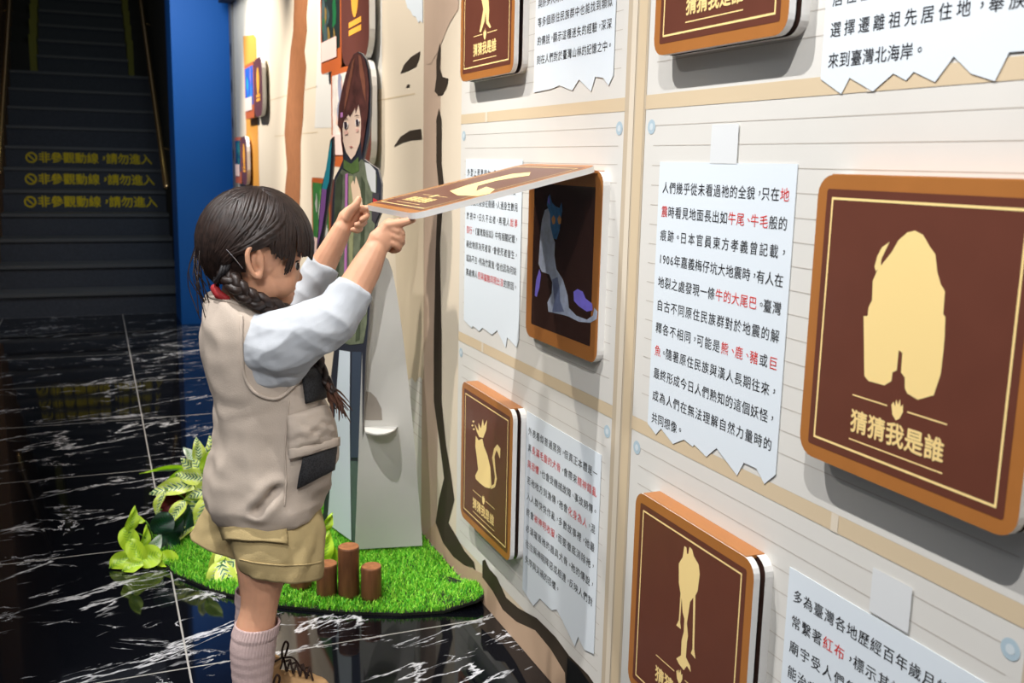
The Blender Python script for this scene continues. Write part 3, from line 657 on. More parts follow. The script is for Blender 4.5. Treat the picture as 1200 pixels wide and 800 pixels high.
# ================================================================== LOGS
log_side = mat('log_bark_side', (116,74,46), 0.55, 0.35, 0.42, 55, 0.4, 60, stretch=(1, 1, 0.15))
log_top = mat('log_cut_face', (158,104,66), 0.65, 0.3, 0.25, 70)
def log(px, py, topy, r, label):
    p = on_z(px, py, 0.012); p.y += r; hgt = on_y(px, topy, p.y).z-0.006
    root = empty('wooden_log', (p.x, p.y, 0.006), label, 'log', 'short wooden logs on the grass mat')
    s = MB(); rg = []
    ph = px*0.7
    for zz_ in (0.006, 0.02, hgt*.35, hgt*.7, hgt-0.004, hgt):
        rr_ = r*(0.965 if zz_ in (0.006, hgt) else 1.0)
        rg.append([(p.x+rr_*math.cos(t)*(1+.03*math.sin(3*t+ph)), p.y+rr_*math.sin(t)*(1+.03*math.sin(2*t+ph)), zz_) for t in (2*math.pi*q/28 for q in range(28))])
    s.loft(rg); s.build('log_body', log_side, root, True)
    c = MB(); c.poly([V(q)+V((0, 0, 0.0008)) for q in rg[-1]]); c.build('cut_face', log_top, root)
log(412, 702, 637, 0.0275, 'tallest upright wooden log on the grass mat')
log(386, 701, 657, 0.0270, 'upright wooden log just left of the tallest log')
log(438.5, 705, 660, 0.0265, 'upright wooden log right of the tallest log')
log(355, 692, 664, 0.0280, 'short wooden log partly under the hem of the shorts')
log(336, 684, 664, 0.0270, 'dark wooden log furthest left, behind the bare knee')

# ================================================================== PLANTS
def leaf_mat(name, kind):
    mt = bpy.data.materials.new(name); mt.use_nodes = True; nt = mt.node_tree; L = nt.links; b = nt.nodes['Principled BSDF']
    b.inputs['Roughness'].default_value = 0.35
    uv = nd(nt, 'ShaderNodeAttribute', attribute_name='leafuv'); sp = nd(nt, 'ShaderNodeSeparateXYZ'); L.new(uv.outputs['Vector'], sp.inputs[0])
    ab = nd(nt, 'ShaderNodeMath', operation='ABSOLUTE'); L.new(sp.outputs['X'], ab.inputs[0])
    k = nd(nt, 'ShaderNodeMath', operation='MULTIPLY_ADD'); k.inputs[1].default_value = -0.28; L.new(ab.outputs[0], k.inputs[0]); L.new(sp.outputs['Y'], k.inputs[2])
    s = nd(nt, 'ShaderNodeMath', operation='MULTIPLY'); s.inputs[1].default_value = 58.0; L.new(k.outputs[0], s.inputs[0])
    sn_ = nd(nt, 'ShaderNodeMath', operation='SINE'); L.new(s.outputs[0], sn_.inputs[0])
    nz = nd(nt, 'ShaderNodeTexNoise'); nz.inputs['Scale'].default_value = 60; tc = nd(nt, 'ShaderNodeTexCoord'); L.new(tc.outputs['Object'], nz.inputs['Vector'])
    ad = nd(nt, 'ShaderNodeMath', operation='MULTIPLY_ADD'); ad.inputs[1].default_value = 2.4; L.new(nz.outputs['Fac'], ad.inputs[0]); L.new(sn_.outputs[0], ad.inputs[2])
    inn = nd(nt, 'ShaderNodeMapRange'); inn.inputs['From Min'].default_value = 0.25; inn.inputs['From Max'].default_value = 0.6; inn.inputs['To Min'].default_value = 0; inn.inputs['To Max'].default_value = -2.2; L.new(ab.outputs[0], inn.inputs['Value'])
    sm_ = nd(nt, 'ShaderNodeMath', operation='ADD'); L.new(ad.outputs[0], sm_.inputs[0]); L.new(inn.outputs[0], sm_.inputs[1])
    r = nd(nt, 'ShaderNodeValToRGB'); e = r.color_ramp.elements
    P_ = dict(varieg=((0.30,(214,232,100)),(0.50,(232,238,206)),(0.66,(58,120,70))), lime=((0.35,(186,222,52)),(0.60,(160,206,46)),(0.9,(112,168,38))), dark=((0.3,(10,48,28)),(0.6,(20,76,44)),(0.9,(14,56,34))), red=((0.3,(104,18,28)),(0.6,(84,14,24)),(0.9,(60,10,18))), pale=((0.3,(214,226,210)),(0.5,(180,206,170)),(0.8,(120,160,120))))[kind]
    e[0].position = P_[0][0]; e[0].color = lin(P_[0][1])+(1,); e[1].position = P_[2][0]; e[1].color = lin(P_[2][1])+(1,)
    q = e.new(P_[1][0]); q.color = lin(P_[1][1])+(1,)
    mr = nd(nt, 'ShaderNodeMapRange'); mr.inputs['From Min'].default_value = -1; mr.inputs['From Max'].default_value = 3.2; L.new(sm_.outputs[0], mr.inputs['Value']); L.new(mr.outputs[0], r.inputs[0])
    L.new(r.outputs[0], b.inputs['Base Color'])
    return mt
LM = {k: leaf_mat('leaf_'+k, k) for k in ('varieg', 'lime', 'dark', 'red', 'pale')}
stem_m = mat('stem_green', (110,160,50), 0.5)
def leaf(root, px, py, Y, length, width, ang, kind, tilt=0.35, roll=0.0, shape='ovate', curl=0.2):
    """leaf whose centre is at the given place; ang = direction of its tip as seen from the front, tilt = lean towards the viewer"""
    c = on_y(px, py, Y)
    ex = V((0.985, -0.17, 0)); up = V((0, 0, 1)); ba = V((-0.17, -0.985, 0))
    ez = (up*math.cos(tilt)+ba*-math.sin(tilt)).normalized(); nrm = ex.cross(ez).normalized()*1.0
    nrm = nrm if nrm.dot(ba) > 0 else -nrm
    a = math.radians(ang); d = ex*math.cos(a)+ez*math.sin(a); s = -ex*math.sin(a)+ez*math.cos(a)
    s = (s*math.cos(roll)+nrm*math.sin(roll)).normalized(); nn = d.cross(s).normalized(); nn = nn if nn.dot(ba) > 0 else -nn
    NU, NV = 8, 14; verts, faces, uvs = [], [], []
    for i in range(NV+1):
        t = i/NV
        if shape == 'ovate': hw = math.sin(math.pi*t**0.75)**0.8*(1-0.25*t)
        elif shape == 'round': hw = math.sqrt(max(0, 1-(2*t-1)**2))
        else: hw = math.sin(math.pi*t**0.9)**0.9
        hw = max(hw, 0.015)*width/2
        for j in range(NU+1):
            u = -1+2*j/NU
            p = c + d*((t-0.5)*length) + s*(u*hw) + nn*(length*(0.10*abs(u)*(hw/(width/2)) - curl*(t-0.45)**2) + 0.003*math.sin(9*t+3*u))
            verts.append(p); uvs.append((u*hw/(width/2) if kind == 'varieg' else u, t, 0))
    for i in range(NV):
        for j in range(NU): q = i*(NU+1)+j; faces.append((q, q+1, q+NU+2, q+NU+1))
    for v_ in verts: v_.z = max(v_.z, 0.004)
    o = mesh_obj('leaf', verts, faces, LM[kind], root, None, True)
    at = o.data.attributes.new('leafuv', 'FLOAT_VECTOR', 'POINT'); at.data.foreach_set('vector', [w_ for q in uvs for w_ in q])
    return c - d*(length/2)
def stems(root, base, ends, r=0.002):
    for e in ends:
        mid = base.lerp(e, 0.5)+V((0, 0, 0.02)); mid.z = max(mid.z, 0.01)
        mb = MB(); mb.tube([V(q) for q in spline([tuple(base), tuple(mid), tuple(e)], 8)], [r]*8, 6); mb.build('stem', stem_m, root, True)
def plant(name, label, cat, base, leaves):
    root = empty(name, base, label, cat, None); ends = [leaf(root, *l) for l in leaves]; stems(root, V(base), ends)
    return root
PY = 2.86
plant('pothos_plant', 'lime green round leaved plant at the left tip of the grass mat', 'plant', (0.115, 2.90, 0.008), [
    (155,608,PY,.075,.040,75,'lime',.2,.5,'ovate',.25),(151,632,PY-.01,.075,.055,110,'lime',.3,.2,'round',.1),(145,655,PY-.03,.085,.055,30,'lime',.5,.0,'ovate',.3),
    (160,646,PY-.04,.08,.05,120,'lime',.4,.0,'round',.1),(175,652,PY-.05,.07,.066,10,'lime',.5,.0,'round',.1),(196,657,PY-.05,.065,.06,-10,'lime',.55,.0,'round',.1),
    (170,630,PY+.02,.075,.034,80,'lime',.2,.6,'ovate',.2),(158,662,PY-.06,.07,.05,25,'lime',.8,.0,'ovate',.2),(182,638,PY-.02,.07,.04,60,'pale',.3,.2,'ovate',.2),(160,610,PY+.05,.05,.03,175,'lime',.3,.8,'long',.2)])
plant('broadleaf_plant', 'dark glossy green round leaved plant behind the lime plant', 'plant', (0.17, 3.0, 0.008), [
    (190,614,2.845,.072,.066,60,'dark',.1,.1,'round',.4),(206,618,2.95,.09,.05,60,'dark',.2,.3,'ovate',.2),(198,634,2.92,.07,.055,-40,'dark',.4,.0,'round',.2),(218,610,2.97,.10,.055,80,'dark',.2,.2,'ovate',.2),(216,640,2.95,.08,.05,10,'dark',.5,0,'ovate',.2)])
plant('variegated_plant', 'tall variegated cream and green leaved plant behind the child', 'plant', (0.27, 3.12, 0.008), [
    (239,541,3.10,.12,.07,70,'varieg',.2,.3,'ovate',.25),(226,549,3.08,.10,.065,140,'varieg',.2,-.2,'ovate',.3),(216,568,3.03,.13,.062,205,'varieg',.35,.1,'ovate',.3),(200,572,3.0,.13,.06,190,'varieg',.5,.1,'ovate',.3),
    (231,572,3.05,.12,.065,230,'varieg',.2,.1,'ovate',.3),(228,595,3.0,.17,.095,215,'varieg',.35,.1,'ovate',.3),(244,560,3.06,.12,.07,80,'varieg',.2,.1,'ovate',.3),(213,625,2.96,.13,.055,225,'varieg',.5,.4,'ovate',.4),
    (187,590,2.98,.09,.03,250,'varieg',.3,.5,'long',.5),(250,530,3.14,.11,.06,100,'varieg',.2,.2,'ovate',.3),(222,533,3.1,.06,.035,120,'pale',.2,.6,'long',.3),(250,585,3.04,.13,.07,240,'varieg',.3,.1,'ovate',.2),(236,553,3.02,.10,.06,120,'varieg',.3,.1,'ovate',.25),(222,558,3.0,.09,.055,170,'varieg',.4,-.1,'ovate',.3),(241,574,2.98,.11,.065,200,'varieg',.3,.15,'ovate',.25),(206,601,2.95,.09,.045,235,'varieg',.4,.2,'ovate',.3),(238,603,2.95,.12,.065,250,'varieg',.35,.1,'ovate',.25),(246,538,3.0,.09,.05,60,'lime',.3,.1,'ovate',.2),(232,527,3.06,.08,.045,95,'varieg',.2,.3,'ovate',.3)])
plant('red_leaf_plant', 'dark red leaf peeking between the variegated leaves', 'plant', (0.24, 3.06, 0.008), [(210,586,3.06,.13,.07,25,'red',.3,.1,'ovate',.2),(203,593,3.05,.08,.05,10,'red',.4,.1,'ovate',.2)])
plant('strap_leaf_plant', 'thin long green blades lying out over the black floor behind the plants', 'plant', (0.24, 3.2, 0.008), [(200,551,3.2,.19,.014,182,'lime',.3,.5,'long',.1),(212,556,3.18,.15,.016,205,'lime',.3,.5,'long',.2)])
plant('variegated_sprig', 'low variegated sprig by the bare knee at the mat edge', 'plant', (0.30, 2.72, 0.008), [
    (258,654,2.70,.12,.062,80,'varieg',.3,.1,'ovate',.2),(270,664,2.68,.13,.075,-70,'varieg',.3,.1,'ovate',.2),(253,678,2.64,.11,.06,245,'varieg',.45,.1,'ovate',.2),(268,684,2.62,.12,.065,-70,'varieg',.5,.1,'ovate',.2),(264,667,2.66,.11,.07,220,'varieg',.4,.1,'ovate',.2)])
plant('lime_sprig', 'lime leafed sprig beside the cutout legs, right of the shorts', 'plant', (0.50, 2.66, 0.008), [(384,612,2.64,.06,.035,60,'lime',.2,.3,'ovate',.2),(382,640,2.62,.09,.05,75,'lime',.3,.2,'ovate',.2),(386,646,2.63,.08,.045,110,'lime',.3,.1,'ovate',.2)])
# ================================================================== THE CHILD
GY = 1.88
def g(px, py, Y=GY): return on_y(px, py, Y)
def evaluated(name, mb, voxel, smooth=3, fac=0.5, parent=None, mats=None, displace=None):
    """union of the collected closed shapes as one continuous skin"""
    me = bpy.data.meshes.new(name); me.from_pydata([tuple(v) for v in mb.v], [], mb.f); me.update()
    o = bpy.data.objects.new(name, me); COL.objects.link(o)
    r = o.modifiers.new('r', 'REMESH'); r.mode = 'VOXEL'; r.voxel_size = voxel; r.adaptivity = 0
    s = o.modifiers.new('s', 'SMOOTH'); s.factor = fac; s.iterations = smooth
    dg = bpy.context.evaluated_depsgraph_get(); ev = bpy.data.meshes.new_from_object(o.evaluated_get(dg))
    bpy.data.objects.remove(o); bpy.data.meshes.remove(me)
    if displace:
        ev.update(); co = [v.co.copy() for v in ev.vertices]; no = [v.normal.copy() for v in ev.vertices]
        for v, c, n in zip(ev.vertices, co, no): v.co = c + n*displace(c)
        ev.update()
    ev.name = name
    return link(name, ev, parent, mats if isinstance(mats, (list, tuple)) else [mats], True)
skin = mat('skin', (214,160,128), 0.5, 0.35, 0.05, 40, sss=0.12)
lips = mat('lips', (204,120,108), 0.45, 0.4, sss=0.1)
# ---- body: head, face, neck, torso, arms with fingers and legs in one skin
bd = MB()
HC = g(299, 286)
bd.ball(HC+V((-.004, 0, .004)), (.088, .074, .090), nu=28, nv=18)              # skull
bd.ball(g(322, 312), (.046, .060, .058), nu=24, nv=16)                           # face block
bd.ball(g(334, 296), (.030, .052, .036), nu=20, nv=12)                           # forehead
for sy in (-1, 1):
    bd.ball(g(326, 328, GY+sy*.028), (.034, .030, .034), nu=18, nv=12)           # cheeks
    bd.ball(g(338, 306, GY+sy*.026), (.012, .020, .008))                         # brow
    bd.ball(g(310, 335, GY+sy*.040), (.032, .020, .030))                         # jaw angle
    e = GY+sy*.0765                                                               # ear: rim, lobe, concha wall
    ec = g(298, 306, e); ring = [ec+V((.0125*math.cos(t)*(1+.15*math.sin(t))-.003*math.sin(t), sy*(.006-.004*math.cos(t)), .027*math.sin(t))) for t in (2*math.pi*q/14 for q in range(15))]
    bd.tube(ring, [.0050]*15, 8); bd.ball(ec+V((.002, -sy*.006, 0)), (.0115, .008, .024)); bd.ball(ec+V((.006, sy*.004, -.024)), (.008, .005, .009)); bd.ball(ec+V((.008, sy*.003, .002)), (.006, .005, .012))
bd.ball(g(329, 347), (.024, .028, .022))                                         # chin block
bd.ball(g(334, 352), (.011, .013, .010))                                         # chin
bd.ball(g(339, 336), (.011, .020, .012))                                         # mouth mound
bd.ball(g(343.5, 337.5), (.0050, .013, .0042)); bd.ball(g(342.5, 343.5), (.0050, .011, .0045))     # lips
bd.tube([g(343, 311), g(347, 319), g(350, 325)], [.0065, .0070, .0080], 10)      # nose
for sy in (-1, 1): bd.ball(g(347, 327.5, GY+sy*.008), (.006, .006, .005))
bd.tube([g(288, 330), g(281, 355), g(284, 385)], [.040, .037, .045], 20)         # neck
bd.ball(g(292, 425), (.078, .098, .085), nu=22); bd.ball(g(302, 505), (.076, .092, .10), nu=22); bd.ball(g(310, 580), (.070, .085, .07), nu=22)
def limb(pts, seg=16): bd.tube([g(*p[:3]) for p in pts], [p[3] for p in pts], seg)
def sp(pts, n=9): return [tuple(r) for r in spline(pts, n)]
limb(sp([(300,408,1.805,.034), (350,390,1.765,.036), (396,366,1.735,.034), (420,330,1.735,.030), (430,312,1.735,.0275), (440,292,1.735,.0215)], 16))
limb(sp([(285,392,1.96,.034), (330,372,2.02,.038), (362,344,2.04,.032), (380,308,2.035,.027), (393,284,2.025,.023), (402,266,2.018,.0195)], 16))
# near hand: back of the hand towards the camera, index finger along the lid edge, other fingers curled under
bd.tube([g(439,293,1.735), g(446,282,1.733), g(454,273,1.732)], [.020, .0235, .0205], 16, flat=((0.17,1,0), 0.62))
bd.tube([g(443,284,1.735), g(451,268,1.733), g(456,262,1.730)], [.014, .0125, .0105], 14)
def fing(pts, rad): bd.tube([g(*p) for p in spline(pts, 9)], list(np.interp(np.linspace(0, 1, 9), np.linspace(0, 1, len(rad)), rad)), 12)
fing([(453,264,1.730), (463,262.5,1.722), (473,260.5,1.712), (483.5,257.5,1.702)], [.0100, .0092, .0080, .0064])
fing([(458,268,1.728), (467,270,1.720), (470,276,1.727), (464,280,1.745), (456,278,1.752)], [.0098, .0090, .0082, .0078, .0066])
fing([(458,275,1.728), (467,278,1.721), (470,284,1.729), (463,287,1.747), (455,284,1.753)], [.0096, .0088, .0080, .0075, .0064])
fing([(456,283,1.729), (464,286,1.724), (466.5,291,1.731), (460,293,1.746), (454,290,1.752)], [.0090, .0080, .0072, .0068, .0058])
fing([(444,284,1.748), (452,273,1.765), (460,264,1.772), (468,259,1.770)], [.0110, .0100, .0088, .0068])
# far hand: thumb up, index reaching the lid corner, three fingers curled with their tips to the viewer
bd.tube([g(402,266,2.018), g(408,256,2.014), g(413,249,2.010)], [.0185, .0215, .0180], 16, flat=((0.17,1,0), 0.66))
fing([(407,256,2.005), (412,246,1.995), (417,240,1.990), (420.5,233,1.990)], [.0105, .0098, .0085, .0064])
fing([(413,247,2.008), (420,245,2.004), (427,244.5,2.000), (434,243,1.995)], [.0092, .0086, .0074, .0060])
fing([(414,251,2.012), (424,250,2.016), (430,251,2.006), (428,255,1.992), (424,257,1.985)], [.0092, .0086, .0078, .0074, .0062])
fing([(413,257,2.014), (422,258,2.018), (427,260,2.008), (423,263,1.994), (418,263,1.988)], [.0090, .0082, .0075, .0070, .0060])
fing([(410,263,2.016), (418,266,2.018), (422,268,2.008), (418,270,1.996), (413,269,1.992)], [.0080, .0074, .0068, .0064, .0054])
# legs
NL, FL = 1.815, 1.945
limb(sp([(312,606,NL,.050), (308,650,NL,.052), (306,688,NL,.0395), (303,715,NL,.0345), (297,750,NL,.0385), (296,800,NL,.0330), (297,850,NL,.0250)], 20), 20)
limb(sp([(312,606,FL,.050), (306,650,FL,.050), (302,682,FL,.0385), (301,706,FL,.0340), (298,735,FL,.0370), (301,785,FL,.0310), (306,812,FL,.0260)], 20), 20)
for Y in (NL, FL):
    f0 = g(297, 850, NL) if Y == NL else g(306, 812, FL)
    bd.tube([V((f0.x, Y, .045)), V((f0.x+.06, Y, .032)), V((f0.x+.11, Y, .026))], [.030, .028, .020], 14)
girl = evaluated('person', bd, 0.0020, 5, 0.5, None, [skin, lips])
tag(girl, 'small child in beige vest and khaki shorts lifting the board lid with both hands', 'person')
lc = [g(344, 338), g(343, 343.5)]
idx = [1 if min((V(p.center)-c).length for c in lc) < .0085 and p.center[0] > lc[0].x-.004 else 0 for p in girl.data.polygons]
girl.data.polygons.foreach_set('material_index', idx)
# eyes
for sy in (-1, 1):
    e = MB(); ec = g(342.5, 311, GY+sy*.032); e.ball(ec, (.0125, .0135, .0115), 0, 20, 12)
    e.ball(ec+V((.0060, sy*.0042, -.001)), (.0072, .0080, .0080), 1, 16, 10)
    eye = e.build('eye', [mat('eye_white', (226,222,216), 0.2, 0.5), mat('iris_dark', (28,18,16), 0.12, 0.6)], girl, True)
    l = MB(); l.tube([ec+V((.0095*math.cos(a)+.002, sy*(.0115*math.sin(a)), .0075+.002*math.cos(a))) for a in [math.radians(q) for q in range(-60, 100, 20)]], [.0014]*8, 6); l.build('eyelashes', mat('lash', (20,14,12), 0.5), eye, True)
    br = MB(); br.tube([g(346-5*q/6, 301-1.2*math.sin(q/6*3), GY+sy*(.012+.032*q/6)) for q in range(7)], [.0016, .0022, .0024, .0024, .0022, .0018, .0012], 6); tag(br.build('eyebrow', mat('brow', (50,36,30), 0.6), girl, True), None)

# ---- white long sleeved shirt: one sleeve each side
white = mat('shirt_white', (186,190,195), 0.8, 0.2, 0.0, 0, 0.25, 600)
def wr(scale, amp, seed=0.0, st=(1, 1, 1)):
    return lambda c: amp*(noise.noise(V((c.x*scale*st[0]+seed, c.y*scale*st[1], c.z*scale*st[2])))+0.5*noise.noise(V((c.x*scale*2.3*st[0], c.y*scale*2.3*st[1]+seed, c.z*scale*2.3*st[2]))))
def sleeve(pts, extra, seed):
    sm_ = MB(); P_ = sp(pts, 18); sm_.tube([g(*p[:3]) for p in P_], [p[3] for p in P_], 24, round_ends=False)
    for e in extra: sm_.ball(g(*e[0]), e[1], nu=20, nv=14)
    def fold(c):
        a, b = -.45*c.x+.9*c.z, .9*c.x+.45*c.z; w_ = noise.noise(V((c.x*14+seed, c.y*14, c.z*14)))*.5
        q = noise.noise(V((a*17+w_+seed, c.y*12, b*6))); q2 = noise.noise(V((b*19+a*12+seed, c.y*12, a*7+w_)))
        return .0058*(1-abs(q)*2.4)*.8+.0034*(1-abs(q2)*2.4)-.002+.001*noise.noise(V((c.x*60, c.y*60, c.z*60+seed)))
    return evaluated('shirt_sleeve', sm_, 0.0028, 4, 0.5, girl, white, fold)
sleeve([(303,408,1.80,.052), (331,402,1.767,.0575), (366,386,1.742,.050), (393,369,1.735,.0435), (406,353,1.735,.039), (417,337,1.735,.0345)], [((314,420,1.795), (.050, .048, .066)), ((335,420,1.775), (.045, .035, .052)), ((300,392,1.80), (.030, .045, .034))], 0.0)
sleeve([(285,398,1.96,.050), (325,384,2.01,.050), (352,358,2.035,.0445), (369,330,2.035,.037), (380,311,2.032,.032)], [], 3.3)

# ---- beige vest
vest_m = mat('vest_beige', (188,174,160), 0.85, 0.15, 0.05, 30, 0.3, 500)
def tube_cloth(rows, NR, NS, exp, disp):
    """rows: back (px,py), front (px,py), half width, centre Y"""
    R_ = spline([tuple(a)+tuple(b)+(h, c) for a, b, h, c in rows], NR); rings = []
    for i, r in enumerate(R_):
        B, F = g(r[0], r[1], r[5]), g(r[2], r[3], r[5]); C = (B+F)/2; A = (F-B)/2; ring = []
        for k in range(NS):
            t = 2*math.pi*k/NS; c, s = math.cos(t), math.sin(t)
            ex = 2/exp; p = C + A*(math.copysign(abs(c)**ex, c)) + V((0, -1, 0))*(r[4]*math.copysign(abs(s)**ex, s))
            n = (A.normalized()*c + V((0, -1, 0))*s).normalized(); ring.append(p + n*disp(p, t, i/(NR-1)))
        rings.append(ring)
    return rings
PIN = (g(322,572,1.76), g(301,598,1.76))
def vest_disp(p, t, v):
    w_ = noise.noise(V((p.x*9, p.y*9, p.z*9)))*.7
    a, b = .93*p.x+.36*p.z, -.36*p.x+.93*p.z
    f1 = noise.noise(V((a*17+w_, p.y*11+4, b*4.5))); f2 = noise.noise(V((b*22+a*10+w_, p.y*10, a*6)))
    q = .0062*(1-abs(f1)*2.6)-.003+.0030*(1-abs(f2)*2.6)*min(1, v*1.5)+noise.noise(V((p.x*48, p.y*48, p.z*30)))*.0010
    gth = max(0, (v-0.84)/0.16); q += .003*gth*math.sin(t*15+3*noise.noise(p*20))
    if p.y < GY-.05:
        d = (PIN[1]-PIN[0]); d.y = 0; r = p-PIN[0]; r.y = 0; k = max(0, min(1, r.dot(d)/d.dot(d))); e = (r-d*k).length
        q += -.016*math.exp(-(e/.007)**2)+.006*math.exp(-((e-.016)/.010)**2)
    return q
rows = [((251,341),(290,350),.052,GY), ((243,349),(306,362),.092,GY), ((238,365),(328,380),.112,GY), ((236,392),(347,402),.120,GY), ((239,430),(365,430),.122,GY), ((246,465),(375,460),.122,GY), ((248,495),(388,492),.123,GY),
        ((246,525),(392,520),.125,GY), ((242,555),(389,546),.127,GY), ((241,582),(381,564),.126,GY), ((246,598),(376,578),.124,GY), ((256,611),(370,588),.114,GY), ((272,607),(352,587),.090,GY)]
rg = tube_cloth(rows, 84, 96, 2.35, vest_disp); vm = MB(); vm.loft(rg, 0, False, False)
vest = vm.build('vest', vest_m, girl, True)
so_ = vest.modifiers.new('thickness', 'SOLIDIFY'); so_.thickness = 0.003; so_.offset = -1
vbvh = BVHTree.FromPolygons([tuple(v) for v in vm.v], vm.f)
def on_vest(x, y, off=0.002):
    d = ray(x, y).normalized(); h, n, i, _ = vbvh.ray_cast(CAM, d)
    if h is None: h, n, i, _ = vbvh.find_nearest(on_y(x, y, GY-.06))
    n = n if n.dot(d) < 0 else -n
    return h + n*off
def patch(name, quad, m, off, bulge=0.0, parent=None, N=14, crinkle=0.0, label=None):
    mb = MB(); (ax, ay), (bx, by), (cx, cy), (dx_, dy_) = quad; grid = []
    for i in range(N+1):
        for j in range(N+1):
            u, v = i/N, j/N
            x = (1-u)*(1-v)*ax+u*(1-v)*bx+u*v*cx+(1-u)*v*dx_; y = (1-u)*(1-v)*ay+u*(1-v)*by+u*v*cy+(1-u)*v*dy_
            e = (math.sin(math.pi*u)*math.sin(math.pi*v))**0.5
            grid.append(on_vest(x, y, off+bulge*e+crinkle*e*noise.noise(V((x*.12, y*.16, 0)))))
    edge = [on_vest(*(( (1-u)*(1-v)*ax+u*(1-v)*bx+u*v*cx+(1-u)*v*dx_), ((1-u)*(1-v)*ay+u*(1-v)*by+u*v*cy+(1-u)*v*dy_)), -0.002) for u, v in [(i/N, 0) for i in range(N+1)]]
    fs = [(i*(N+1)+j, (i+1)*(N+1)+j, (i+1)*(N+1)+j+1, i*(N+1)+j+1) for i in range(N) for j in range(N)]
    mb.add(grid, fs); o = mb.build(name, m, parent or vest, True)
    s_ = o.modifiers.new('thickness', 'SOLIDIFY'); s_.thickness = 0.0025; s_.offset = -1
    if label: tag(o, label)
    return o
def mesh_mat():
    mt = bpy.data.materials.new('black_mesh_fabric'); mt.use_nodes = True; nt = mt.node_tree; L = nt.links; b = nt.nodes['Principled BSDF']; b.inputs['Roughness'].default_value = 0.7
    tc = nd(nt, 'ShaderNodeTexCoord'); vo = nd(nt, 'ShaderNodeTexVoronoi'); vo.inputs['Scale'].default_value = 330; L.new(tc.outputs['Object'], vo.inputs['Vector'])
    r = nd(nt, 'ShaderNodeValToRGB'); r.color_ramp.elements[0].position = 0.25; r.color_ramp.elements[1].position = 0.6
    r.color_ramp.elements[0].color = (0.0015, 0.0015, 0.002, 1); r.color_ramp.elements[1].color = (0.020, 0.020, 0.023, 1); L.new(vo.outputs['Distance'], r.inputs[0]); L.new(r.outputs[0], b.inputs['Base Color'])
    return mt
bm_ = mesh_mat()
patch('mesh_pocket', [(351,434),(384,428),(390,463),(356,472)], bm_, .004, .010, label='black mesh chest pocket')
patch('cargo_pocket', [(337,487),(380,474),(392,516),(338,532)], vest_m, .004, .012, crinkle=.010)
patch('mesh_pocket', [(354,534),(392,522),(389,549),(347,571)], bm_, .004, .004, label='black mesh side pocket')
patch('pocket_flap', [(338,525),(392,513),(392,523),(339,536)], vest_m, .009, .004)
# seams and armhole edge
def seam(name, pts, r, m=vest_m, off=0.001, n=30):
    mb = MB(); mb.tube([on_vest(*p, off) for p in spline(pts, n)], [r]*n, 6); mb.build(name, m, vest, True)
seam('armhole_binding', [(283,372),(283,395),(284,420),(287,442),(299,460),(324,467),(346,450),(362,434)], .0034, off=.0015)
seam('side_seam', [(338,470),(336,500),(334,530),(335,560),(333,592)], .0018)
seam('neck_binding', [(247,348),(262,352),(280,357),(295,362)], .0034)
rc = MB(); rc.tube([g(252,338,1.84), g(256,345,1.83), g(266,350,1.82)], [.0085, .0085, .006], 10); tag(rc.build('shirt_collar', mat('collar_red', (150,30,34), 0.7), girl, True), 'red collar at the nape')

# ---- khaki shorts
short_m = mat('shorts_khaki', (176,156,112), 0.85, 0.15, 0.06, 40, 0.3, 500)
def sh_disp(p, t, v):
    f = noise.noise(V((p.x*22-p.z*14, p.y*16, p.z*10))); return .004*(abs(f)*2-.5)+.002*noise.noise(p*45)
sm_ = MB()
sm_.loft(tube_cloth([((254,580),(362,566),.095,GY), ((252,600),(374,590),.108,GY), ((256,620),(379,615),.118,GY), ((268,632),(378,632),.10,GY)], 16, 64, 2.3, sh_disp), 0, True, True)
sm_.loft(tube_cloth([((262,592),(364,585),.045,1.835), ((266,612),(379,609),.064,1.826), ((270,640),(379,642),.071,1.818), ((278,664),(377,669),.070,1.815)], 30, 72, 2.2, sh_disp), 0, True, False)
sm_.loft(tube_cloth([((244,592),(350,580),.066,1.93), ((233,612),(345,612),.068,1.94), ((223,629),(330,655),.068,1.945)], 24, 64, 2.2, sh_disp), 0, True, False)
shorts = sm_.build('shorts', short_m, girl, True); q = shorts.modifiers.new('thickness', 'SOLIDIFY'); q.thickness = 0.003; q.offset = -1
sbvh = BVHTree.FromPolygons([tuple(v) for v in sm_.v], sm_.f)
def on_shorts(x, y, off):
    d = ray(x, y).normalized(); h, n, i, _ = sbvh.ray_cast(CAM, d)
    if h is None: h, n, i, _ = sbvh.find_nearest(on_y(x, y, 1.76))
    return h + (n if n.dot(d) < 0 else -n)*off
fl_ = MB(); N = 10; gr = []
for i in range(N+1):
    for j in range(N+1):
        u, v = i/N, j/N; x = (260+u*76)*(1-v)+(267+u*68)*v; y = (617-u*3)*(1-v)+(630+u*7)*v
        gr.append(on_shorts(x, y, .004+.004*v))
fl_.add(gr, [(i*(N+1)+j, (i+1)*(N+1)+j, (i+1)*(N+1)+j+1, i*(N+1)+j+1) for i in range(N) for j in range(N)])
po = fl_.build('pocket_flap', short_m, shorts, True); q = po.modifiers.new('thickness', 'SOLIDIFY'); q.thickness = .003
hm = MB(); hm.tube([on_shorts(x, y, .001) for x, y in spline([(281,655),(300,659),(330,662),(360,661),(376,658)], 20)], [.0014]*20, 6); hm.build('hem_stitch', short_m, shorts, True)

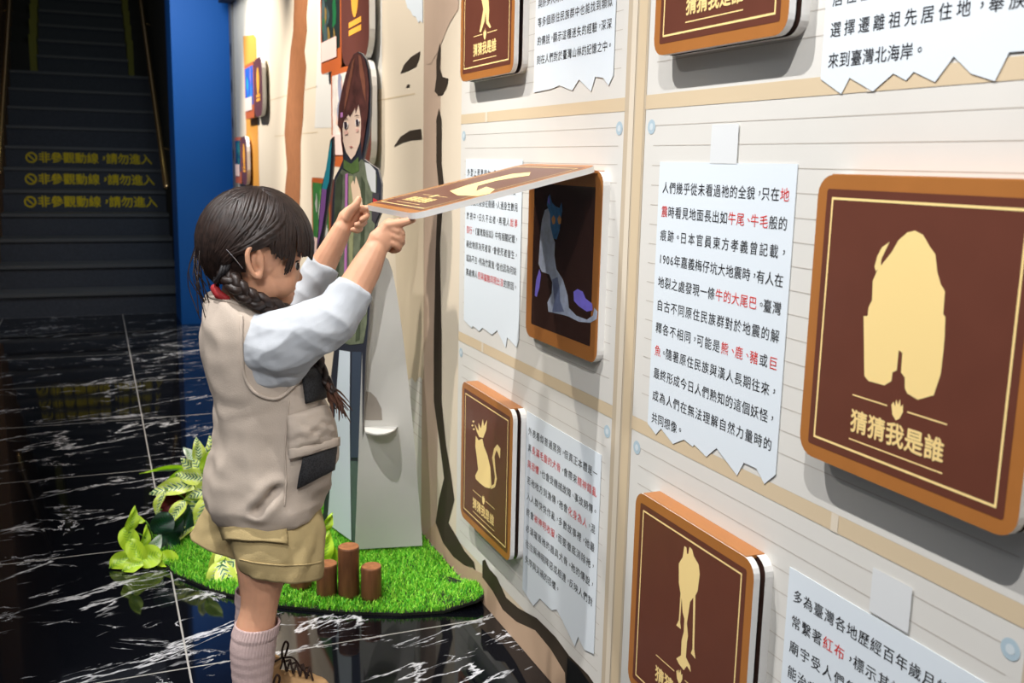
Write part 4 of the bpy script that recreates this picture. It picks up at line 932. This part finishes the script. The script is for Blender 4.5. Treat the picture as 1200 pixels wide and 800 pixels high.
# ---- ribbed socks and boots
sock_m = mat('sock_mauve', (196,172,168), 0.9, 0.15, 0.05, 60, 0.4, 500)
def sock(pts, label=None):
    P_ = sp(pts, 44); rings = []
    for i, p in enumerate(P_):
        C = g(*p[:3]); cuff = i < 7; rr_ = p[3]+(.0022 if cuff else 0)+.0005*math.sin(i*1.6)*(not cuff)*(i > 12)
        rings.append([C+V((math.cos(t)*(rr_+(.0008 if cuff else .0004)*math.sin(44*t)), math.sin(t)*(rr_+(.0008 if cuff else .0004)*math.sin(44*t)), 0)) for t in (2*math.pi*k/176 for k in range(176))])
    mb = MB(); mb.loft(rings, 0, False, False); o = mb.build('sock', sock_m, girl, True)
    s_ = o.modifiers.new('thickness', 'SOLIDIFY'); s_.thickness = .002; s_.offset = -1
sock([(302,729,NL,.0375), (297,752,NL,.0408), (296,780,NL,.0378), (296,812,NL,.0330), (297,848,NL,.0290)])
sock([(302,690,FL,.0400), (300,715,FL,.0385), (299,740,FL,.0395), (301,775,FL,.0345), (305,808,FL,.0300)])
boot_m = mat('boot_tan', (190,152,108), 0.75, 0.25, 0.08, 40); sole_m = mat('boot_sole', (92,62,40), 0.7); lace_m = mat('lace_brown', (44,24,16), 0.7)
def boot(x, Y):
    b = MB(); b.tube([V((x, Y, .118)), V((x-.002, Y, .085)), V((x, Y, .05))], [.040, .039, .037], 20, round_ends=False)
    b.ball(V((x-.006, Y, .045)), (.040, .036, .040), nu=20, nv=12); b.tube([V((x+.005, Y, .055)), V((x+.05, Y, .046)), V((x+.095, Y, .036))], [.036, .036, .033], 18)
    b.ball(V((x+.105, Y, .030)), (.036, .037, .027), nu=20, nv=12)
    o = evaluated('boot', b, .003, 5, .5, girl, boot_m)
    s_ = MB(); ol = [(x+.05+.093*math.cos(t), Y+(.037+.004*math.cos(t))*math.sin(t)) for t in (2*math.pi*k/40 for k in range(40))]
    s_.prism([(a, c, .0175) for a, c in ol], [(a, c, .0005) for a, c in ol]); s_.build('sole', sole_m, o)
    lz = MB()
    def top(u, v): return V((x+.034+.062*u, Y+v*.020, .113-.036*u-.010*abs(v)))       # along the tongue
    for k in range(5):
        u = k/4.6; 
        for sgn in (-1, 1): lz.tube([top(u, -sgn), top(u+.1, 0)+V((.004, 0, .006)), top(u+.2, sgn)], [.0024]*3, 6)
    o0 = top(0.05, 0)+V((.004, 0, .004))
    lz.tube([V(q) for q in spline([o0, o0+V((.000, -.006, .022)), o0+V((.006, -.010, .040)), o0+V((.012, -.008, .030)), o0+V((.006, -.002, .004))], 14)], [.0023]*14, 6)
    lz.tube([V(q) for q in spline([o0, o0+V((.02, -.016, .004)), o0+V((.036, -.022, -.02)), o0+V((.05, -.026, -.036))], 12)], [.0022]*12, 6)
    lz.tube([V(q) for q in spline([o0, o0+V((-.01, -.016, .006)), o0+V((-.024, -.026, .004)), o0+V((-.03, -.032, -.014))], 12)], [.0022]*12, 6)
    lz.build('laces', lace_m, o, True)
boot(g(297,850,NL).x-.002, NL); boot(g(309,812,FL).x-.002, FL)

# ---- hair: scalp cap, combed locks, low plait over the shoulder, tie and pin
def hair_mat():
    mt = mat('hair_dark_brown', (42,30,25), 0.44, 0.38, 0.5, 90); return mt
hair_m = hair_mat(); HR = V((.1035, .086, .106)); HCC = g(298, 285)
def hp(d, k=1.0): d = V(d).normalized(); return HCC + V((d.x*HR.x, d.y*HR.y, d.z*HR.z))*k
hb = MB(); NUH, NVH = 64, 40; vid = {}; vv = []; ff = []
for a in range(NVH+1):
    th = math.pi*a/NVH
    for k in range(NUH):
        ph = 2*math.pi*k/NUH; vv.append((math.sin(th)*math.cos(ph), math.sin(th)*math.sin(ph), math.cos(th)))
for a in range(NVH):
    for k in range(NUH):
        q = (a*NUH+k, (a+1)*NUH+k, (a+1)*NUH+(k+1) % NUH, a*NUH+(k+1) % NUH); c = sum((V(vv[i]) for i in q), V())/4
        face = c.x > 0.30 and c.z < 0.12; ear = c.x > -0.30 and c.z < 0.0; nape = c.z < -0.72
        if not (face or ear or nape): ff.append(q)
hb.add([hp(v, 0.955) if V(v).length > 0 else HCC for v in vv], ff)
rh = random.Random(11)
def lock(s, m_, e, r0, k0=0.97, k1=1.0, k2=1.0, n=12, wob=.02, seg=6):
    s, e = V(s).normalized(), V(e).normalized(); pts = []; ph = rh.uniform(0, 6)
    if isinstance(m_, list): path_ = [V(q) for q in spline([s]+[V(q).normalized() for q in m_]+[e], n)]
    else:
        m_ = V(m_).normalized()*1.15; path_ = [s*(1-t)**2+m_*(2*t*(1-t))+e*t*t for t in (i/(n-1) for i in range(n))]
    for i in range(n):
        t = i/(n-1); d = path_[i]; kk = k0*(1-t)**2+k1*2*t*(1-t)+k2*t*t
        d = d.normalized()+V((0, wob*math.sin(5*t+ph), wob*math.cos(4*t+ph))); pts.append(hp(d, kk))
    rad = [r0*(0.35+0.65*math.sin(math.pi*min(1, .15+.8*i/(n-1)))) for i in range(n)]
    hb.tube(pts, rad, seg)
J = lambda a: rh.uniform(-a, a)
for side in (-1, 1):
    cnt = 170 if side == -1 else 70
    for q in range(cnt):                                   # swept from the parting over the ear to the nape
        t = q/(cnt-1)
        A4 = [(.62,.05,.85),(.52,.80,.40),(.10,.97,.10),(-.40,.88,-.08),(-.70,.52,-.48)]; B4 = [(-.45,.05,.88),(-.78,.50,.40),(-.90,.48,.02),(-.86,.44,-.30),(-.72,.42,-.58)]
        pt = [(a[0]+(b[0]-a[0])*t+J(.035), side*(a[1]+(b[1]-a[1])*t+J(.035)), a[2]+(b[2]-a[2])*t+J(.04)) for a, b in zip(A4, B4)]
        lock(pt[0], pt[1:4], pt[4], rh.uniform(.0022, .0050), .97, 1.0+J(.014), .98, n=16)
for q in range(130):                                       # fringe
    y = rh.uniform(-.86, .72); lock((.30+J(.2), y*.55, .90), (.86, y*.9, .62+J(.1)), (.97-.40*abs(y)**2, y*1.0+J(.04), (-.10-.14*rh.random()-.10*abs(y)) if y > -.35 else -.10-.10*rh.random()), rh.uniform(.0022, .0045), .98, 1.0, 1.045+J(.015), wob=.012)
for q in range(26):                                        # strands in front of the near ear
    lock((.45+J(.15), -.30, .85), (.62+J(.08), -.85, .35), (.56+J(.12), -.84, -.30-.28*rh.random()), rh.uniform(.0014, .0030), .98, 1.0, .97+J(.02), wob=.015)
for q in range(60):                                        # temple
    t = rh.random(); lock((.55-.3*t+J(.1), -.10-.1*rh.random(), .85), [(.66-.45*t+J(.05), -.62, .55), (.66-.52*t+J(.05), -.88, .16+J(.05))], (.60-.46*t+J(.05), -.90, -.10-.12*rh.random()*(t < .75)), rh.uniform(.0022, .0042), .97, 1.0, .985, n=12, wob=.012)
for q in range(70):                                        # back of the head
    y = J(.9); lock((-.15+J(.2), y*.4, .92), (-.98, y*.85, .30+J(.1)), (-.72+J(.08), y*.35-.1, -.62+J(.1)), rh.uniform(.0028, .0055), .97, 1.0+J(.01), .97)
for q in range(16):                                        # loose wisps behind the neck
    s = hp((-.95, J(.4), -.1+J(.2)), 1.0); e = g(240+J(8), 330+rh.uniform(0, 50), GY+J(.04))
    hb.tube([V(p) for p in spline([s, s.lerp(e, .5)+V((-.012+J(.01), J(.02), 0)), e], 8)], [.0009]*8, 4)
hair = hb.build('hair', hair_m, girl, True)
pl = MB(); path = spline([g(262,318,1.835), g(275,333,1.80), g(290,347,1.795), (g(312,357,1.80)), g(334,366,1.82), g(352,392,1.83), g(368,418,1.82), g(378,440,1.80), g(390,458,1.775)], 46)
for s3 in range(3):
    pp, rr_ = [], []
    for k in range(46):
        p = V(path[k]); t = (V(path[min(k+1, 45)])-V(path[max(k-1, 0)])).normalized(); sd = t.cross(V((0, 1, 0))).normalized()
        r = .0145 if k < 34 else .0145-.0007*(k-34); a = k*0.55+s3*2*math.pi/3
        pp.append(p+sd*(math.cos(a)*r*.62)+V((0, -math.sin(2*a)*r*.35, 0))); rr_.append(r*(.62+.06*math.sin(k*1.7+s3)))
    pl.tube(pp, rr_, 9)
braid = pl.build('braid', hair_m, hair, True)
tl = MB()
for q in range(26):
    a = g(386+J(3), 452+J(3), 1.778); e = g(402+J(12), 482+J(14), 1.775+J(.012)); tl.tube([V(p) for p in spline([a, a.lerp(e, .5)+V((J(.008), J(.006), J(.006))), e], 7)], [.0016, .0022, .0022, .0020, .0016, .0011, .0006], 5)
tl.build('braid_end', mat('hair_brown_tip', (84,54,40), 0.45), hair, True)
ht = MB(); tc_ = g(261, 319, 1.832)
for q in range(3): ht.tube([tc_+V((.006*q-.006, 0, .004*q))+V((.012*math.cos(t)*.6, .018*math.sin(t), .017*math.cos(t))) for t in (2*math.pi*k/16 for k in range(17))], [.0042]*17, 8)
ht.build('hair_tie', mat('tie_black', (24,20,22), 0.6), hair, True)
cp_ = MB(); cp_.tube([g(266,293,1.798), g(275,303,1.797), g(284,314,1.80)], [.0012]*3, 6); tag(cp_.build('hair_pin', mat('pin_silver', (190,190,196), 0.25, 0.5, metal=1.0), hair, True), 'thin silver hair pin')
